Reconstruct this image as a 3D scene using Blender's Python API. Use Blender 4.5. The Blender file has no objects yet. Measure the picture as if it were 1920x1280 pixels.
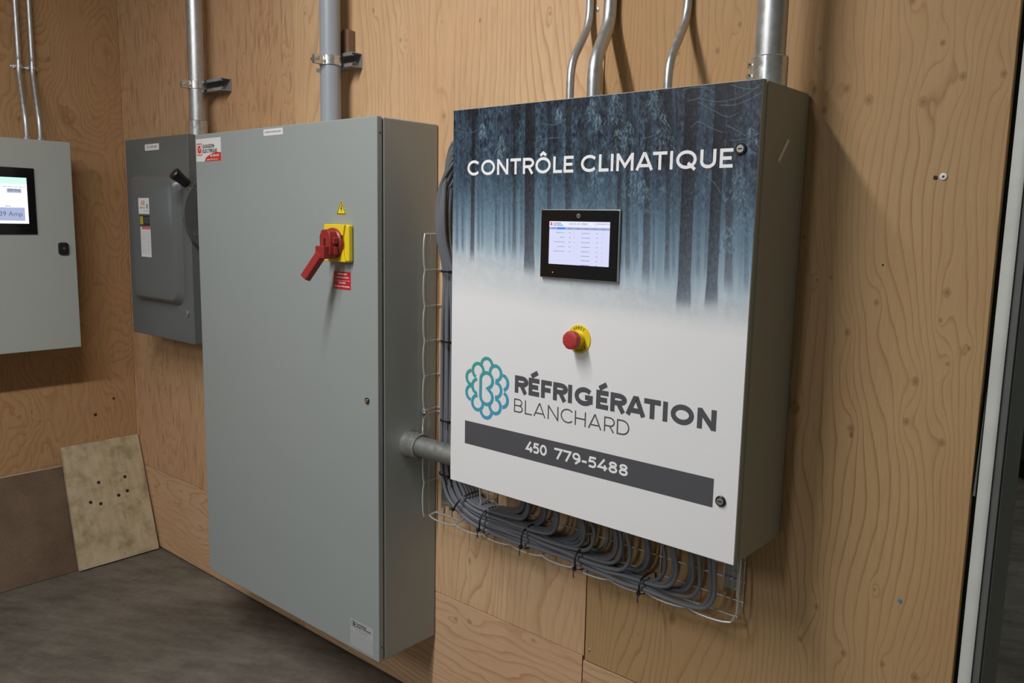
import bpy, bmesh, math, random
import numpy as np
from mathutils import Vector, Matrix

# ------------------------------------------------------------------ camera, world, lights, exposure
scene = bpy.context.scene
COL = scene.collection
cam_d = bpy.data.cameras.new('camera'); cam = bpy.data.objects.new('camera', cam_d); COL.objects.link(cam)
cam_d.sensor_fit = 'HORIZONTAL'; cam_d.sensor_width = 36.0; cam_d.lens = 36.0 * 1540.43 / 1920.0
cam_d.clip_start = 0.02; cam_d.clip_end = 100
def cam_axes(y, p, r):
    y, p, r = map(math.radians, (y, p, r))
    f = Vector((math.sin(y)*math.cos(p), math.cos(y)*math.cos(p), -math.sin(p)))
    rt = Vector((math.cos(y), -math.sin(y), 0)); up = rt.cross(f)
    return math.cos(r)*rt + math.sin(r)*up, -math.sin(r)*rt + math.cos(r)*up, f
rt_, up_, f_ = cam_axes(-40.6994, 8.1967, 1.1232)
cam.matrix_world = Matrix(((rt_.x, up_.x, -f_.x, 3.5927), (rt_.y, up_.y, -f_.y, -1.62), (rt_.z, up_.z, -f_.z, 1.4489), (0, 0, 0, 1)))
scene.camera = cam

world = bpy.data.worlds.new('world'); scene.world = world; world.use_nodes = True
wn = world.node_tree; bgn = wn.nodes['Background']
bgn.inputs[0].default_value = (0.93, 0.97, 1.0, 1); bgn.inputs[1].default_value = 0.17
def area(name, loc, target, size, size_y, power, col):
    d = bpy.data.lights.new(name, 'AREA'); d.shape = 'RECTANGLE'; d.size = size; d.size_y = size_y; d.energy = power; d.color = col
    o = bpy.data.objects.new(name, d); COL.objects.link(o); o.location = loc
    dr = Vector(target) - Vector(loc)
    o.rotation_euler = dr.to_track_quat('-Z', 'Y').to_euler()
    return o
# fluorescent strip on the ceiling, running away from the wall, and the row of lamps further down the hall
area('ceiling_strip_light', (2.13, -1.9, 2.90), (2.13, -1.9, 0), 0.11, 1.90, 68, (1.0, 0.985, 0.965))
area('far_room_fill', (4.6, 2.6, 3.1), (4.6, 2.6, 0), 0.3, 1.2, 36, (0.95, 1.0, 0.95))  # added fill, no lamp seen there; lifts the room behind the doorway
area('hall_strip_light', (2.45, -5.6, 3.3), (2.45, -5.6, 0), 0.3, 2.4, 100, (0.94, 0.97, 1.0))
scene.view_settings.view_transform = 'Standard'; scene.view_settings.look = 'None'
scene.view_settings.exposure = 0.0; scene.view_settings.gamma = 1.0
scene.view_settings.use_curve_mapping = False

# ------------------------------------------------------------------ helpers
class MB:
    def __init__(s): s.v = []; s.f = []
    def add(s, vs, fs):
        n = len(s.v); s.v += [tuple(v) for v in vs]; s.f += [tuple(n+i for i in f) for f in fs]; return s
    def box(s, x0, y0, z0, x1, y1, z1):
        x0, x1 = sorted((x0, x1)); y0, y1 = sorted((y0, y1)); z0, z1 = sorted((z0, z1))
        return s.add([(x0,y0,z0),(x1,y0,z0),(x1,y1,z0),(x0,y1,z0),(x0,y0,z1),(x1,y0,z1),(x1,y1,z1),(x0,y1,z1)],
              [(0,3,2,1),(4,5,6,7),(0,1,5,4),(1,2,6,5),(2,3,7,6),(3,0,4,7)])
    def tube(s, pts, r, n=10, caps=True, rs=None):
        pts = [Vector(p) for p in pts]; m = len(pts); ring = []
        t0 = (pts[1]-pts[0]).normalized()
        a = Vector((0,0,1)) if abs(t0.z) < .9 else Vector((1,0,0))
        u = t0.cross(a).normalized()
        vs = []
        for i, p in enumerate(pts):
            if i == 0: t = pts[1]-p
            elif i == m-1: t = p-pts[i-1]
            else: t = (pts[i+1]-p).normalized() + (p-pts[i-1]).normalized()
            t.normalize(); u = (u - t*u.dot(t)).normalized(); w = t.cross(u)
            rr = rs[i] if rs else r
            for k in range(n):
                q = 2*math.pi*k/n; vs.append(p + (u*math.cos(q) + w*math.sin(q))*rr)
        fs = []
        for i in range(m-1):
            for k in range(n):
                k2 = (k+1) % n; fs.append((i*n+k, i*n+k2, (i+1)*n+k2, (i+1)*n+k))
        if caps: fs.append(tuple(range(n-1, -1, -1))); fs.append(tuple((m-1)*n+k for k in range(n)))
        return s.add(vs, fs)
    def lathe(s, c, axis, prof, n=28):
        # prof: list of (distance along axis, radius)
        c = Vector(c); t = Vector(axis).normalized(); a = Vector((0,0,1)) if abs(t.z) < .9 else Vector((1,0,0))
        u = t.cross(a).normalized(); w = t.cross(u); vs = []; m = len(prof)
        for d, r in prof:
            for k in range(n):
                q = 2*math.pi*k/n; vs.append(c + t*d + (u*math.cos(q)+w*math.sin(q))*max(r, 1e-5))
        fs = []
        for i in range(m-1):
            for k in range(n):
                k2 = (k+1) % n; fs.append((i*n+k, i*n+k2, (i+1)*n+k2, (i+1)*n+k))
        fs.append(tuple(range(n-1, -1, -1))); fs.append(tuple((m-1)*n+k for k in range(n)))
        return s.add(vs, fs)
    def prism(s, poly, f0, f1):
        # poly 2D; f0/f1 map (a,b)->3D for the two ends
        n = len(poly); vs = [f0(a,b) for a,b in poly]+[f1(a,b) for a,b in poly]
        fs = [tuple(range(n)), tuple(range(2*n-1, n-1, -1))]+[(i, n+i, n+(i+1)%n, (i+1)%n) for i in range(n)]
        return s.add(vs, fs)

def make(name, mb, mat, parent=None, bevel=0, seg=2, smooth=True, label=None, cat=None, group=None, kind=None, recalc=True):
    vs = np.array(mb.v, dtype=float)
    if parent is not None: org = Vector(parent['org']) if 'org' in parent.keys() else Vector((0,0,0))
    elif kind == 'structure': org = Vector((0,0,0))
    else:
        lo = vs.min(0); hi = vs.max(0); org = Vector(((lo[0]+hi[0])/2, (lo[1]+hi[1])/2, lo[2]))
    me = bpy.data.meshes.new(name)
    me.from_pydata([tuple(v) for v in (vs-np.array(org))], [], mb.f); me.update()
    if recalc:
        bm = bmesh.new(); bm.from_mesh(me); bmesh.ops.recalc_face_normals(bm, faces=bm.faces); bm.to_mesh(me); bm.free()
    if smooth:
        me.polygons.foreach_set('use_smooth', [True]*len(me.polygons))
        me.set_sharp_from_angle(angle=math.radians(35))
    if mat: me.materials.append(mat)
    o = bpy.data.objects.new(name, me); COL.objects.link(o)
    if parent is not None: o.parent = parent
    else: o.location = org
    o['org'] = tuple(org)
    if bevel:
        m = o.modifiers.new('bevel', 'BEVEL'); m.width = bevel; m.segments = seg; m.limit_method = 'ANGLE'; m.angle_limit = math.radians(50)
        m.harden_normals = True
    tag(o, label, cat, group, kind); return o
def tag(o, label=None, cat=None, group=None, kind=None):
    for k, v in (('label', label), ('category', cat), ('group', group), ('kind', kind)):
        if v: o[k] = v
def thing(name, loc, label, cat, group=None, kind=None):
    o = bpy.data.objects.new(name, None); COL.objects.link(o); o.location = loc; o['org'] = tuple(loc); o.empty_display_size = .05
    tag(o, label, cat, group, kind); return o

# ------------------------------------------------------------------ materials
def new_mat(name):
    m = bpy.data.materials.new(name); m.use_nodes = True; nt = m.node_tree
    return m, nt, nt.nodes['Principled BSDF']
class NT:
    def __init__(s, nt): s.nt = nt
    def n(s, typ, **kw):
        nd = s.nt.nodes.new(typ)
        for k, v in kw.items(): setattr(nd, k, v)
        return nd
    def link(s, a, b): s.nt.links.new(a, b)
    def m(s, op, a, b=None, c=None, clamp=False):
        nd = s.nt.nodes.new('ShaderNodeMath'); nd.operation = op; nd.use_clamp = clamp
        for i, x in enumerate((a, b, c)):
            if x is None: continue
            if isinstance(x, (int, float)): nd.inputs[i].default_value = x
            else: s.nt.links.new(x, nd.inputs[i])
        return nd.outputs[0]
    def noise(s, vec, scale, detail=2, rough=.5, dim='3D', dist=0):
        nd = s.nt.nodes.new('ShaderNodeTexNoise'); nd.noise_dimensions = dim
        nd.inputs['Scale'].default_value = scale; nd.inputs['Detail'].default_value = detail; nd.inputs['Roughness'].default_value = rough
        nd.inputs['Distortion'].default_value = dist
        s.nt.links.new(vec, nd.inputs['Vector']); return nd.outputs['Fac']
    def comb(s, x, y, z=0.0):
        nd = s.nt.nodes.new('ShaderNodeCombineXYZ')
        for i, q in enumerate((x, y, z)):
            if isinstance(q, (int, float)): nd.inputs[i].default_value = q
            else: s.nt.links.new(q, nd.inputs[i])
        return nd.outputs[0]
    def ramp(s, fac, stops):
        nd = s.nt.nodes.new('ShaderNodeValToRGB'); cr = nd.color_ramp
        while len(cr.elements) < len(stops): cr.elements.new(.5)
        for e, (p, c) in zip(cr.elements, stops):
            e.position = p; e.color = (c[0], c[1], c[2], 1) if isinstance(c, tuple) else (c, c, c, 1)
        s.nt.links.new(fac, nd.inputs[0]); return nd.outputs[0]
    def mix(s, fac, a, b, typ='MIX'):
        nd = s.nt.nodes.new('ShaderNodeMix'); nd.data_type = 'RGBA'; nd.blend_type = typ
        for i, x in ((0, fac), (6, a), (7, b)):
            if isinstance(x, (int, float)): nd.inputs[i].default_value = x
            elif isinstance(x, tuple): nd.inputs[i].default_value = (x[0], x[1], x[2], 1)
            else: s.nt.links.new(x, nd.inputs[i])
        return nd.outputs[2]
    def bump(s, h, strength, dist, bsdf):
        nd = s.nt.nodes.new('ShaderNodeBump'); nd.inputs['Strength'].default_value = strength; nd.inputs['Distance'].default_value = dist
        s.nt.links.new(h, nd.inputs['Height']); s.nt.links.new(nd.outputs[0], bsdf.inputs['Normal'])

def plain(name, col, rough=.5, metal=0, grain=0.0, gscale=900, bump=0.0, coat=0, spec=.5):
    m, nt, b = new_mat(name); b.inputs['Base Color'].default_value = (*col, 1); b.inputs['Roughness'].default_value = rough
    b.inputs['Metallic'].default_value = metal; b.inputs['Specular IOR Level'].default_value = spec
    if coat: b.inputs['Coat Weight'].default_value = coat
    if grain or bump:
        N = NT(nt); tc = N.n('ShaderNodeTexCoord').outputs['Object']
        f = N.noise(tc, gscale, 2, .6)
        f2 = N.noise(tc, 6, 3, .6)
        if grain:
            g = N.ramp(N.m('ADD', N.m('MULTIPLY', f, .7), N.m('MULTIPLY', f2, .3)), [(.3, 1-grain), (.7, 1+grain)])
            N.link(N.mix(1.0, col, g, 'MULTIPLY'), b.inputs['Base Color'])
        if bump: N.bump(f, bump, .0006, b)
    return m
def emit(name, col, s):
    m, nt, b = new_mat(name); b.inputs['Base Color'].default_value = (col[0]*.2, col[1]*.2, col[2]*.2, 1); b.inputs['Roughness'].default_value = .3
    b.inputs['Emission Color'].default_value = (*col, 1); b.inputs['Emission Strength'].default_value = s; return m

def wood(name, ua, va, base, line, N_, amp, stretch, slope, knots=(), seed=0., fine=.5, fleck=0., sharp=.6, pink=.25, warp=0.06, lf=1.0):
    """rotary-cut softwood veneer: contour lines of a slowly varying field, bent around knots"""
    m, nt, b = new_mat(name); N = NT(nt)
    tc = N.n('ShaderNodeTexCoord').outputs['Object']; sp = N.n('ShaderNodeSeparateXYZ'); N.link(tc, sp.inputs[0])
    u = sp.outputs['XYZ'.index(ua)]; v = sp.outputs['XYZ'.index(va)]
    p = N.comb(N.m('MULTIPLY', u, 1.0), N.m('MULTIPLY', v, stretch), seed)
    h = N.m('ADD', N.m('MULTIPLY', N.noise(p, 2.6*lf, 2.0, .45), amp), N.m('MULTIPLY', u, slope))
    p2 = N.comb(u, N.m('MULTIPLY', v, stretch*1.6), seed+7)
    h = N.m('ADD', h, N.m('MULTIPLY', N.noise(p2, 16*lf, 2.0, .5), warp))
    kd = None; uv = N.comb(u, v, 0)
    for (ku, kv, r) in knots:
        q = N.n('ShaderNodeVectorMath', operation='SUBTRACT'); N.link(uv, q.inputs[0]); q.inputs[1].default_value = (ku, kv, 0)
        q2 = N.n('ShaderNodeVectorMath', operation='MULTIPLY'); N.link(q.outputs[0], q2.inputs[0]); q2.inputs[1].default_value = (1/(r*2.6), 1/(r*6.5), 0)
        L = N.n('ShaderNodeVectorMath', operation='LENGTH'); N.link(q2.outputs[0], L.inputs[0])
        L2 = N.m('MULTIPLY', L.outputs['Value'], L.outputs['Value'])
        g = N.m('EXPONENT', N.m('MULTIPLY', L2, -1.0))
        h = N.m('ADD', h, N.m('MULTIPLY', g, 1.3*math.copysign(1, math.sin(ku*311+kv*97))/N_))
        q3 = N.n('ShaderNodeVectorMath', operation='MULTIPLY'); N.link(q.outputs[0], q3.inputs[0]); q3.inputs[1].default_value = (1/r, 1/(r*1.35), 0)
        L3 = N.n('ShaderNodeVectorMath', operation='LENGTH'); N.link(q3.outputs[0], L3.inputs[0])
        kd = L3.outputs['Value'] if kd is None else N.m('MINIMUM', kd, L3.outputs['Value'])
    pf = N.comb(N.m('MULTIPLY', u, 260.0), N.m('MULTIPLY', v, 14.0), seed)
    fib = N.noise(pf, 1.0, 2.0, .6)
    hh = N.m('ADD', N.m('MULTIPLY', h, N_), N.m('MULTIPLY', fib, .10))
    r = N.m('FRACT', hh)
    lines = N.ramp(r, [(0.0, 0.30), (.05, 0.0), (sharp, .06), (sharp+.55*(1-sharp), .42), (.955, 1.0), (1.0, .30)])
    # line strength varies over the sheet
    var = N.ramp(N.noise(p2, 5.0, 2.0, .5), [(.3, .35), (.7, 1.0)])
    lines = N.m('MULTIPLY', lines, var)
    c = N.mix(lines, base, line)
    tone = N.noise(N.comb(u, N.m('MULTIPLY', v, .45), seed+3), 3.0, 3, .55)
    c = N.mix(N.ramp(tone, [(.35, 0.0), (.65, pink)]), c, (base[0]*.92, base[1]*.74, base[2]*.66))
    f2 = N.ramp(fib, [(.30, 1-.22*fine), (.55, 1.0), (.8, 1+.05*fine)])
    c = N.mix(1.0, c, f2, 'MULTIPLY')
    if fleck:
        pk = N.comb(N.m('MULTIPLY', u, 70.0), N.m('MULTIPLY', v, 9.0), seed+11)
        fk = N.ramp(N.noise(pk, 1.0, 2, .5), [(.55, 0.0), (.66, fleck)])
        c = N.mix(fk, c, (line[0]*.8, line[1]*.75, line[2]*.7))
    # scattered brown specks
    ps = N.comb(N.m('MULTIPLY', u, 1.0), N.m('MULTIPLY', v, .6), seed+21)
    vr = N.n('ShaderNodeTexVoronoi'); vr.inputs['Scale'].default_value = 11.0; N.link(ps, vr.inputs['Vector'])
    spk = N.ramp(vr.outputs['Distance'], [(.0, .75), (.03, .5), (.055, 0.0)])
    c = N.mix(spk, c, (line[0]*.35, line[1]*.28, line[2]*.22))
    if kd is not None:
        kr = N.ramp(kd, [(0.0, .9), (.12, .8), (.2, .35), (.42, .5), (.58, .22), (.75, .36), (1.0, 0.0)])
        c = N.mix(kr, c, (line[0]*.50, line[1]*.40, line[2]*.32))
    N.link(c, b.inputs['Base Color']); b.inputs['Roughness'].default_value = .62; b.inputs['Specular IOR Level'].default_value = .25
    N.bump(N.m('ADD', N.m('MULTIPLY', lines, -.5), fib), .12, .0008, b)
    return m

K_R = [(2.958,1.716,.006),(2.979,1.675,.006),(3.019,1.712,.007),(3.061,1.688,.009),(3.155,1.677,.009),(3.216,1.715,.007),(3.278,1.713,.006),
       (3.184,1.174,.008),(3.238,1.068,.007),(3.235,1.213,.004),(3.267,1.245,.004),(3.123,1.855,.007),(3.18,1.775,.005),(2.794,1.858,.005),
       (2.747,1.812,.006),(2.656,1.817,.004),(2.508,1.784,.004),(3.217,1.291,.004),(2.708,.543,.012),(2.824,.646,.007),(2.557,.615,.007),(3.231,.605,.009),(3.055,1.252,.007),(3.104,1.314,.006),(3.076,1.065,.008),(3.175,1.096,.007),(2.969,1.088,.006),(3.097,.604,.007),(3.008,.602,.006),(3.036,.683,.006),(3.171,.609,.006),(2.956,1.432,.003),(2.989,1.349,.003),(3.145,.755,.003),(3.223,1.341,.008)]
K_M = [(1.938,1.734,.007),(1.761,1.955,.006),(1.786,1.952,.004),(1.643,2.052,.007),(1.31,2.092,.006),(2.041,.728,.005),(2.356,.598,.007),(2.288,.608,.006),(2.055,.495,.005),(2.12,.62,.007),(2.30,1.95,.005)]
K_L = [(1.215,1.944,.005),(.928,1.838,.005),(.941,1.964,.004),(.837,1.848,.004),(1.083,1.896,.003)]
K_W = [(-.277,2.051,.010),(-.399,1.813,.010),(-.174,.601,.009),(-.094,.66,.007),(-.393,.609,.006),(-.422,.654,.004),(-.107,.812,.004)]
BASE = (.55, .36, .205); LINE = (.34, .175, .085)
M = {}
M['ply_right'] = wood('plywood_right', 'X', 'Z', (.45,.295,.145), (.29,.145,.058), 62, .52, .24, 1.0, K_R, 3.1, .35, .0, .70, .45, .014)
M['ply_mid'] = wood('plywood_middle', 'X', 'Z', (.63,.435,.255), (.44,.25,.12), 52, .60, .20, .9, K_M, 8.6, .45, .12, .60, .40, .018)
M['ply_left'] = wood('plywood_corner', 'X', 'Z', (.57,.375,.215), (.43,.235,.12), 74, .75, .22, .8, K_L, 15.2, .7, .6, .45, .45, .04)
M['ply_side'] = wood('plywood_side', 'Y', 'Z', (.45,.275,.135), (.33,.17,.075), 50, .9, .42, .45, K_W, 22.7, .45, .15, .45, .25, .05)
M['ply_strip'] = wood('plywood_strip', 'Z', 'X', (.62,.415,.25), (.40,.21,.105), 62, .45, .20, .9, [(.31,2.058,.009),(.30,2.004,.007),(.339,2.296,.005)], 31.4, .4, .05, .6, .3, .03)
M['ply_strip2'] = wood('plywood_strip_b', 'Z', 'X', (.58,.385,.225), (.38,.205,.10), 60, .5, .22, .8, [], 41.9, .4, .15, .6, .35, .05)
M['strut_zinc'] = plain('strut_zinc', (.34,.35,.37), .35, .5)
M['ply_edge'] = plain('plywood_edge', (.16,.09,.045), .8, grain=.3, gscale=300)
M['dark_gap'] = plain('dark_gap', (.012,.011,.010), .9)
M['grey_door'] = plain('grey_enamel_door', (.305,.340,.340), .42, grain=.035, gscale=420, bump=.12)
M['grey_body'] = plain('grey_enamel_body', (.335,.365,.36), .42, grain=.03, gscale=420, bump=.12)
M['grey_c'] = plain('warm_grey_enamel', (.40,.42,.39), .5, grain=.04, gscale=420, bump=.12)
M['grey_b'] = plain('beige_grey_enamel', (.34,.34,.30), .40, grain=.03, gscale=420, bump=.1)
M['switch_grey'] = plain('dark_grey_enamel', (.122,.130,.130), .28, grain=.04, gscale=400, bump=.1)
M['switch_dark'] = plain('darker_grey_enamel', (.085,.088,.09), .45)
M['seal'] = plain('black_rubber_seal', (.01,.01,.01), .7)
M['white_vinyl'] = plain('white_vinyl', (.80,.81,.825), .38, grain=.015, gscale=300)
M['white'] = plain('white_label', (.74,.74,.75), .5)
M['yellow'] = plain('yellow_plastic', (.80,.60,.015), .42)
M['yellow2'] = plain('yellow_sticker', (.80,.66,.03), .5)
M['red'] = plain('red_plastic', (.28,.020,.018), .42)
M['red_btn'] = plain('red_button', (.42,.035,.035), .5)
M['red_print'] = plain('red_print', (.60,.03,.02), .5)
M['redlabel'] = plain('red_label', (.52,.012,.025), .45)
M['orange'] = plain('orange_print', (.75,.25,.04), .5)
M['pink'] = plain('pale_red_print', (.62,.16,.14), .5)
M['ink'] = plain('black_ink', (.015,.015,.018), .5)
M['greyink'] = plain('grey_ink', (.25,.25,.27), .5)
M['charcoal'] = plain('charcoal_print', (.083,.084,.095), .45, grain=.03)
M['white_print'] = plain('white_print', (.87,.87,.89), .42)
M['black_plastic'] = plain('black_plastic', (.012,.012,.013), .35)
M['black_glass'] = plain('black_glass', (.006,.006,.007), .12)
M['chrome'] = plain('bright_steel', (.68,.69,.70), .22, 1.0)
M['silver'] = plain('satin_silver', (.55,.55,.52), .35, .9)
M['wire'] = plain('zinc_wire', (.66,.67,.67), .30, .55)
M['cable'] = plain('grey_cable_sheath', (.16,.168,.19), .40)
M['tie'] = plain('black_nylon', (.010,.010,.011), .45)
M['pvc'] = plain('grey_pvc', (.30,.33,.37), .38)
M['whiteplastic'] = plain('pale_plastic', (.55,.57,.56), .5)
M['jamb_white'] = plain('off_white_paint', (.55,.57,.54), .5, grain=.10, gscale=14)
M['jamb_grey'] = plain('grey_door_track', (.11,.115,.11), .5, grain=.06, gscale=30)
M['hose'] = plain('black_rubber_hose', (.008,.008,.009), .5)
M['bluegrey'] = plain('dark_blue_panel', (.035,.045,.07), .5)
M['pale_wall'] = plain('pale_wall_paint', (.34,.36,.31), .7, grain=.06, gscale=8)
def galv(name, base=(.58,.59,.60), rough=.34, ax='Z'):
    m, nt, b = new_mat(name); N = NT(nt); tc = N.n('ShaderNodeTexCoord').outputs['Object']; sp = N.n('ShaderNodeSeparateXYZ'); N.link(tc, sp.inputs[0])
    f = N.noise(tc, 60, 3, .6); g = N.noise(tc, 9, 3, .6)
    fac = N.m('ADD', N.m('MULTIPLY', f, .5), N.m('MULTIPLY', g, .5))
    c = N.ramp(fac, [(.3, (base[0]*.78, base[1]*.78, base[2]*.78)), (.7, base)]); N.link(c, b.inputs['Base Color'])
    rr = N.ramp(f, [(.3, rough), (.7, rough+.14)]); N.link(rr, b.inputs['Roughness']); b.inputs['Metallic'].default_value = .85
    N.bump(f, .08, .0005, b); return m
M['galv'] = galv('galvanised_conduit')
M['galv_dull'] = galv('dull_galvanised_conduit', (.40,.42,.40), .45)
M['zinc'] = galv('zinc_fitting', (.70,.71,.70), .2)
def concrete():
    m, nt, b = new_mat('concrete'); N = NT(nt); tc = N.n('ShaderNodeTexCoord').outputs['Object']
    a = N.noise(tc, 2.2, 5, .6); f = N.noise(tc, 45, 3, .65)
    sp = N.n('ShaderNodeSeparateXYZ'); N.link(tc, sp.inputs[0])
    d = N.noise(N.comb(N.m('ADD', N.m('MULTIPLY', sp.outputs[0], 5), N.m('MULTIPLY', sp.outputs[1], 3)), N.m('ADD', N.m('MULTIPLY', sp.outputs[1], 18), N.m('MULTIPLY', sp.outputs[0], -9)), 0), 1.0, 4, .6)
    c = N.ramp(N.m('ADD', N.m('MULTIPLY', a, .6), N.m('MULTIPLY', d, .4)), [(.34, (.062,.054,.044)), (.48, (.118,.104,.085)), (.64, (.175,.157,.132))])
    c = N.mix(1.0, c, N.ramp(f, [(.3, .86), (.7, 1.08)]), 'MULTIPLY')
    vr = N.n('ShaderNodeTexVoronoi'); vr.inputs['Scale'].default_value = 9; N.link(N.comb(N.m('MULTIPLY', sp.outputs[0], .6), N.m('MULTIPLY', sp.outputs[1], 1.5), 0), vr.inputs['Vector'])
    c = N.mix(N.ramp(vr.outputs['Distance'], [(.0, .6), (.05, .4), (.08, 0.0)]), c, (.05,.042,.035))
    N.link(c, b.inputs['Base Color']); b.inputs['Roughness'].default_value = .6
    N.bump(f, .15, .002, b); return m
M['concrete'] = concrete()
def old_board():
    m, nt, b = new_mat('stained_plywood_offcut'); N = NT(nt); tc = N.n('ShaderNodeTexCoord').outputs['Object']; sp = N.n('ShaderNodeSeparateXYZ'); N.link(tc, sp.inputs[0])
    a = N.noise(tc, 14, 4, .62); g = N.noise(N.comb(N.m('MULTIPLY', sp.outputs[1], 60), N.m('MULTIPLY', sp.outputs[2], 9), 0), 1, 3, .5)
    c = N.ramp(a, [(.32, (.30,.23,.125)), (.5, (.46,.37,.23)), (.66, (.52,.42,.29))])
    c = N.mix(1.0, c, N.ramp(g, [(.3, .86), (.7, 1.06)]), 'MULTIPLY')
    s2 = N.noise(tc, 38, 3, .7)
    c = N.mix(N.ramp(s2, [(.62, 0.0), (.74, .45)]), c, (.16,.12,.07))
    N.link(c, b.inputs['Base Color']); b.inputs['Roughness'].default_value = .7; return m
M['old_board'] = old_board()
def hardboard():
    m, nt, b = new_mat('brown_hardboard'); N = NT(nt); tc = N.n('ShaderNodeTexCoord').outputs['Object']
    a = N.noise(tc, 5, 4, .6); f = N.noise(tc, 160, 2, .6)
    c = N.ramp(a, [(.35, (.105,.062,.036)), (.65, (.150,.098,.062))]); c = N.mix(1.0, c, N.ramp(f, [(.3, .85), (.7, 1.12)]), 'MULTIPLY')
    sp = N.n('ShaderNodeSeparateXYZ'); N.link(tc, sp.inputs[0])
    sc = N.noise(N.comb(N.m('MULTIPLY', sp.outputs[1], 22), N.m('MULTIPLY', sp.outputs[2], 60), 4), 1, 2, .5)
    c = N.mix(N.ramp(sc, [(.73, 0.0), (.78, .3)]), c, (.36,.33,.28))
    N.link(c, b.inputs['Base Color']); b.inputs['Roughness'].default_value = .55; return m
M['hardboard'] = hardboard()
def logo_mat():
    m, nt, b = new_mat('teal_to_blue_print'); N = NT(nt); tc = N.n('ShaderNodeTexCoord').outputs['Generated']; sp = N.n('ShaderNodeSeparateXYZ'); N.link(tc, sp.inputs[0])
    f = N.m('ADD', N.m('MULTIPLY', sp.outputs[0], .45), N.m('MULTIPLY', N.m('SUBTRACT', 1.0, sp.outputs[2]), .6))
    c = N.ramp(f, [(.1, (.055,.36,.30)), (.55, (.06,.35,.46)), (1.0, (.07,.33,.60))]); N.link(c, b.inputs['Base Color']); b.inputs['Roughness'].default_value = .4; return m
M['logo'] = logo_mat()

# ------------------------------------------------------------------ setting
floor = make('floor', MB().box(-.3, -7, -.06, 7, 6.2, 0), M['concrete'], kind='structure', smooth=False)
wall_back = make('wall_back', MB().box(-.15, .020, 0, 3.297, .12, 3.2), M['dark_gap'], kind='structure', smooth=False)
def sheet(x0, z0, x1, z1, mat, parent, y=0.0):
    return make('plywood_sheet', MB().box(x0, y, z0, x1, .0185+y, z1), mat, parent, bevel=.0012, seg=1, smooth=False)
ZS = .356
sheet(-.0150, ZS+.0015, 1.2425, 2.9, M['ply_left'], wall_back, .0006)
sheet(1.2445, ZS+.0015, 2.462, 2.9, M['ply_mid'], wall_back)
sheet(2.4645, ZS+.0015-.010, 3.293, 2.9, M['ply_right'], wall_back, .0004)
sheet(-.0150, .006, 1.2425, ZS, M['ply_strip2'], wall_back)
sheet(1.2445, .006, 2.457, ZS, M['ply_strip'], wall_back, .0003)
sheet(2.4595, .006, 3.293, ZS-.0115, M['ply_strip2'], wall_back)
wall_left = make('wall_left', MB().box(-.15, -3.6, 0, -.020, .02, 3.2), M['dark_gap'], kind='structure', smooth=False)
def sheet_l(y0, z0, y1, z1, mat): return make('plywood_sheet', MB().box(-.0185, y0, z0, 0, y1, z1), mat, wall_left, bevel=.0012, seg=1, smooth=False)
sheet_l(-1.221, .004, -.0, 2.443, M['ply_side']); sheet_l(-2.442, .004, -1.2235, 2.443, M['ply_side']); sheet_l(-3.6, .004, -2.4445, 2.443, M['ply_side'])
for a, b_ in ((-1.221, -.0), (-2.442, -1.2235), (-3.6, -2.4445)): sheet_l(a, 2.4455, b_, 3.2, M['ply_side'])

# door jamb and the dark room behind it (right edge of the picture)
door_1 = thing('door_1', (3.32, .02, 0), None, None, kind='structure')
jp = [(3.3015,.006),(3.3015,.16),(3.3235,.16),(3.3235,.000),(3.3200,-.0015),(3.3150,-.001),(3.3080,.001),(3.3035,.0035)]
make('door_jamb', MB().prism(jp, lambda a,b: (a,b,0), lambda a,b: (a,b,2.9)), M['jamb_white'], door_1)
make('door_track', MB().box(3.3240, .004, 0, 3.3365, .16, 2.9), M['jamb_grey'], door_1, bevel=.0015)
make('track_lip', MB().box(3.3368, .010, 0, 3.3400, .16, 2.9), M['jamb_grey'], door_1, bevel=.001)
make('flashing', MB().add([(3.2955,.004,.98),(3.2995,.003,.98),(3.3005,.004,1.17),(3.2955,.008,.98),(3.2995,.007,.98),(3.3005,.008,1.17)], [(0,1,2),(3,5,4),(0,3,4,1),(1,4,5,2),(2,5,3,0)]), M['jamb_grey'], door_1, smooth=False)
W = 'structure'
make('wall_right', MB().box(4.6, .0, 0, 7, .16, 3.2), M['pale_wall'], kind=W, smooth=False)
make('trim_1', MB().box(3.30, .0, 2.9, 4.6, .16, 3.2), M['jamb_white'], kind=W, smooth=False)
make('wall_far', MB().box(-.15, 4.45, 0, 7, 4.6, 3.3), M['pale_wall'], kind=W, smooth=False)
make('wall_far_left', MB().box(-.30, .12, 0, -.15, 4.6, 3.3), M['pale_wall'], kind=W, smooth=False)  # unseen side wall, added to keep world light out of the far room
make('wall_far_right', MB().box(6.85, .16, 0, 7, 4.45, 3.3), M['pale_wall'], kind=W, smooth=False)  # unseen, added like the left one to darken the far room
make('ceiling', MB().box(-.30, .0, 3.2, 7, 4.6, 3.35), M['pale_wall'], kind=W, smooth=False)  # unseen far room lid, added to shut out world light
make('ceiling_added', MB().box(-.3, -7, 3.45, 5.45, -.001, 3.6), M['pale_wall'], kind=W, smooth=False)  # unseen slab added overhead to cut ambient light from above
make('wall_added_right', MB().box(5.3, -5.2, 0, 5.45, -.001, 3.449), M['pale_wall'], kind=W, smooth=False)  # unseen wall added to block ambient light from the right
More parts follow.
